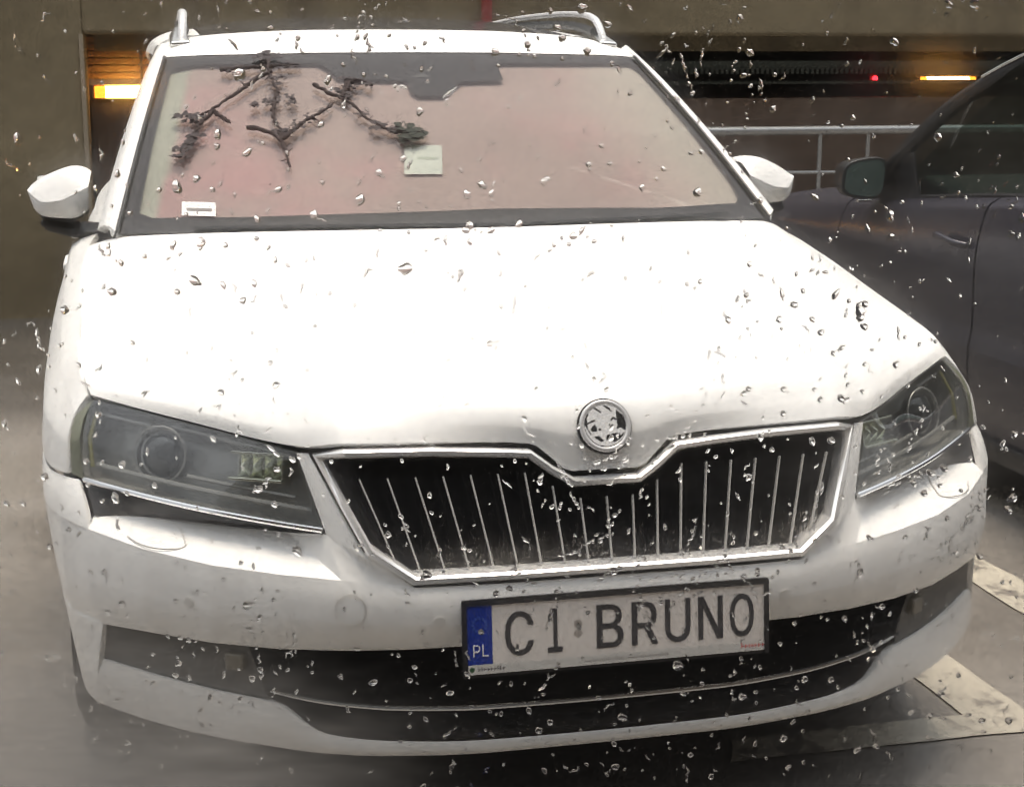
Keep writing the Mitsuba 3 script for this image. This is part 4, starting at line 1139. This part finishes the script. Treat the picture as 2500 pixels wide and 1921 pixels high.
for px, py, L, a in ((.665, .56, .020, .9), (.60, .585, .016, .7), (.585, .70, .024, .75), (.685, .765, .022, .8), (.735, .755, .016, -.9), (.955, .68, .022, .9), (.965, .655, .014, 1.1), (.945, .725, .010, .4),
                     (.66, .10, .012, -1.2), (.672, .07, .012, 1.3), (.718, .115, .012, -1.5), (.545, .80, .018, 1.3), (.635, .80, .018, -1.35), (.505, .745, .008, -.6), (.68, .70, .012, 1.3),
                     (.555, .625, .016, -1.2), (.38, .025, .009, .6), (.50, .04, .010, -.8), (.365, .03, .010, 1.0), (.275, .86, .007, 1.2), (.045, .43, .010, -1.3), (.90, .545, .012, 1.2), (.885, .62, .010, .6),
                     (.79, .70, .016, 1.35), (.805, .66, .014, 1.45), (.865, .83, .010, 1.2), (.54, .905, .010, 1.0), (.27, .10, .006, 1.0), (.39, .115, .006, .2)):
    x, y = U(px, py)                                                  # a broken trail: beads left along a run of water
    n_ = int(L / .0016)
    bend = g.normal(0, .25)
    for q in range(n_):
        t_ = q / max(n_ - 1, 1) - .5
        an = a + bend * t_
        cx, cy = x + t_ * L * math.cos(an) + g.normal(0, .0006), y + t_ * L * math.sin(an) + g.normal(0, .0006)
        if g.random() < .55:
            streak(cx, cy, g.uniform(.0016, .0036), an + g.normal(0, .25), g.uniform(.0003, .0006), .8)
        else:
            add_drop((cx, cy), g.uniform(.0004, .0009))
    for _ in range(4):
        add_drop((x + g.normal(0, .006), y + g.normal(0, .006)), g.uniform(.0004, .0009))
for k in range(36):
    x, y = g.uniform(-HX, HX), g.uniform(-HY, HY * .9)
    streak(x, y, g.uniform(.0025, .005), g.choice([-1, 1]) * g.uniform(.5, 1.57), g.uniform(.0004, .0007))
for k in range(560):                                                  # short comma-shaped beads
    x, y = place_()
    streak(x, y, float(np.clip(g.lognormal(math.log(.0021), .4), .001, .0045)), g.choice([-1, 1, 1]) * g.uniform(.6, 1.57), g.uniform(.00032, .0006), .9)

ZONES = [[(.14, 'over the brown pier'), (.40, 'over the roof and pillar on the left'), (.62, 'over the roof edge'), (.78, 'over the beam beside the roof'), (2, 'over the dark opening')],
         [(.13, 'over the near door mirror'), (.30, 'over the left of the windscreen'), (.50, 'over the middle of the windscreen'), (.70, 'over the right of the windscreen'), (.84, 'over the railing and far mirror'), (2, 'over the dark car window')],
         [(.06, 'over the wall base on the left'), (.25, 'over the left of the bonnet'), (.50, 'over the middle of the bonnet'), (.72, 'over the right of the bonnet'), (.90, 'over the far edge of the bonnet'), (2, 'over the dark car door')],
         [(.06, 'over the asphalt left of the bumper'), (.32, 'over the near headlamp'), (.46, 'over the left of the grille'), (.64, 'over the middle of the grille'), (.83, 'over the right of the grille'), (.95, 'over the far headlamp'), (2, 'beside the far headlamp')],
         [(.10, 'over the asphalt left of the bumper corner'), (.25, 'over the left of the bumper'), (.44, 'between the tow cover and the plate'), (.76, 'over the number plate'), (.93, 'over the right of the bumper'), (2, 'over the painted line on the right')],
         [(.30, 'over the asphalt at the lower left'), (.60, 'below the number plate'), (.85, 'over the bumper lip on the right'), (2, 'over the painted corner at the lower right')]]


def drop_label(r, c, kd):
    px, py = .5 + c[0] / .314, .5 - c[1] / .242
    rows_ = [-.06, .11, .28, .52, .73, .87, 1.06]
    k = int(np.clip(np.searchsorted(rows_[1:-1], py), 0, 5))
    n_ = next(q for q, (lim, _) in enumerate(ZONES[k]) if px < lim)
    lo, hi = (ZONES[k][n_ - 1][0] if n_ else -.06), min(ZONES[k][n_][0], 1.06)
    z = ZONES[k][n_][1] + ', ' + ('top', 'middle', 'bottom')[int(np.clip((py - rows_[k]) / (rows_[k + 1] - rows_[k]) * 3, 0, 2))] + ' ' + ('left', 'centre', 'right')[int(np.clip((px - lo) / (hi - lo) * 3, 0, 2))]
    if kd.startswith('streak'):
        what = kd[7:] + ('water streak' if r > .0018 else 'short water streak' if r > .0014 else 'comma-shaped water bead' if r > .0012 else 'tiny comma-shaped water bead')
    else:
        what = ('big ' if r > .0011 else 'small ') + kd + 'raindrop'
    z = z.replace('over the asphalt left of the', 'left of the').replace('number plate', 'plate')
    z = z.replace('the beam beside the roof', 'the beam').replace('the near door mirror', 'the near mirror').replace('the railing and far mirror', 'the railing').replace('the roof and pillar on the left', 'the left roof rail').replace('the wall base on the left', 'the wall base').replace('the painted corner at the lower right', 'the line corner').replace('the painted line on the right', 'the far line').replace('the bumper lip on the right', 'the far lip').replace('the asphalt at the lower left', 'the near asphalt')
    return f'{what} on the glass, {z}', f'{what}s {z}'


drops.sort(key=lambda d: -d[0])
drops = [(r, c, (to_pane(v), f[:, ::-1]), kd) for r, c, (v, f), kd in drops]
small = []
for k, (r, c, m, kd) in enumerate(drops):
    m = trimesh.Trimesh(*m, process=False)
    if k < 300:
        lab, grp = drop_label(r, c, kd)
        add('raindrop', m, 'mat_water', None, 25, label=lab, category='raindrop', group=grp)
    else:
        small.append(m)
add('fine_raindrops', cat(small), 'mat_water', None, 25, label='hundreds of fine raindrops scattered over the window glass', category='raindrops', kind='stuff')
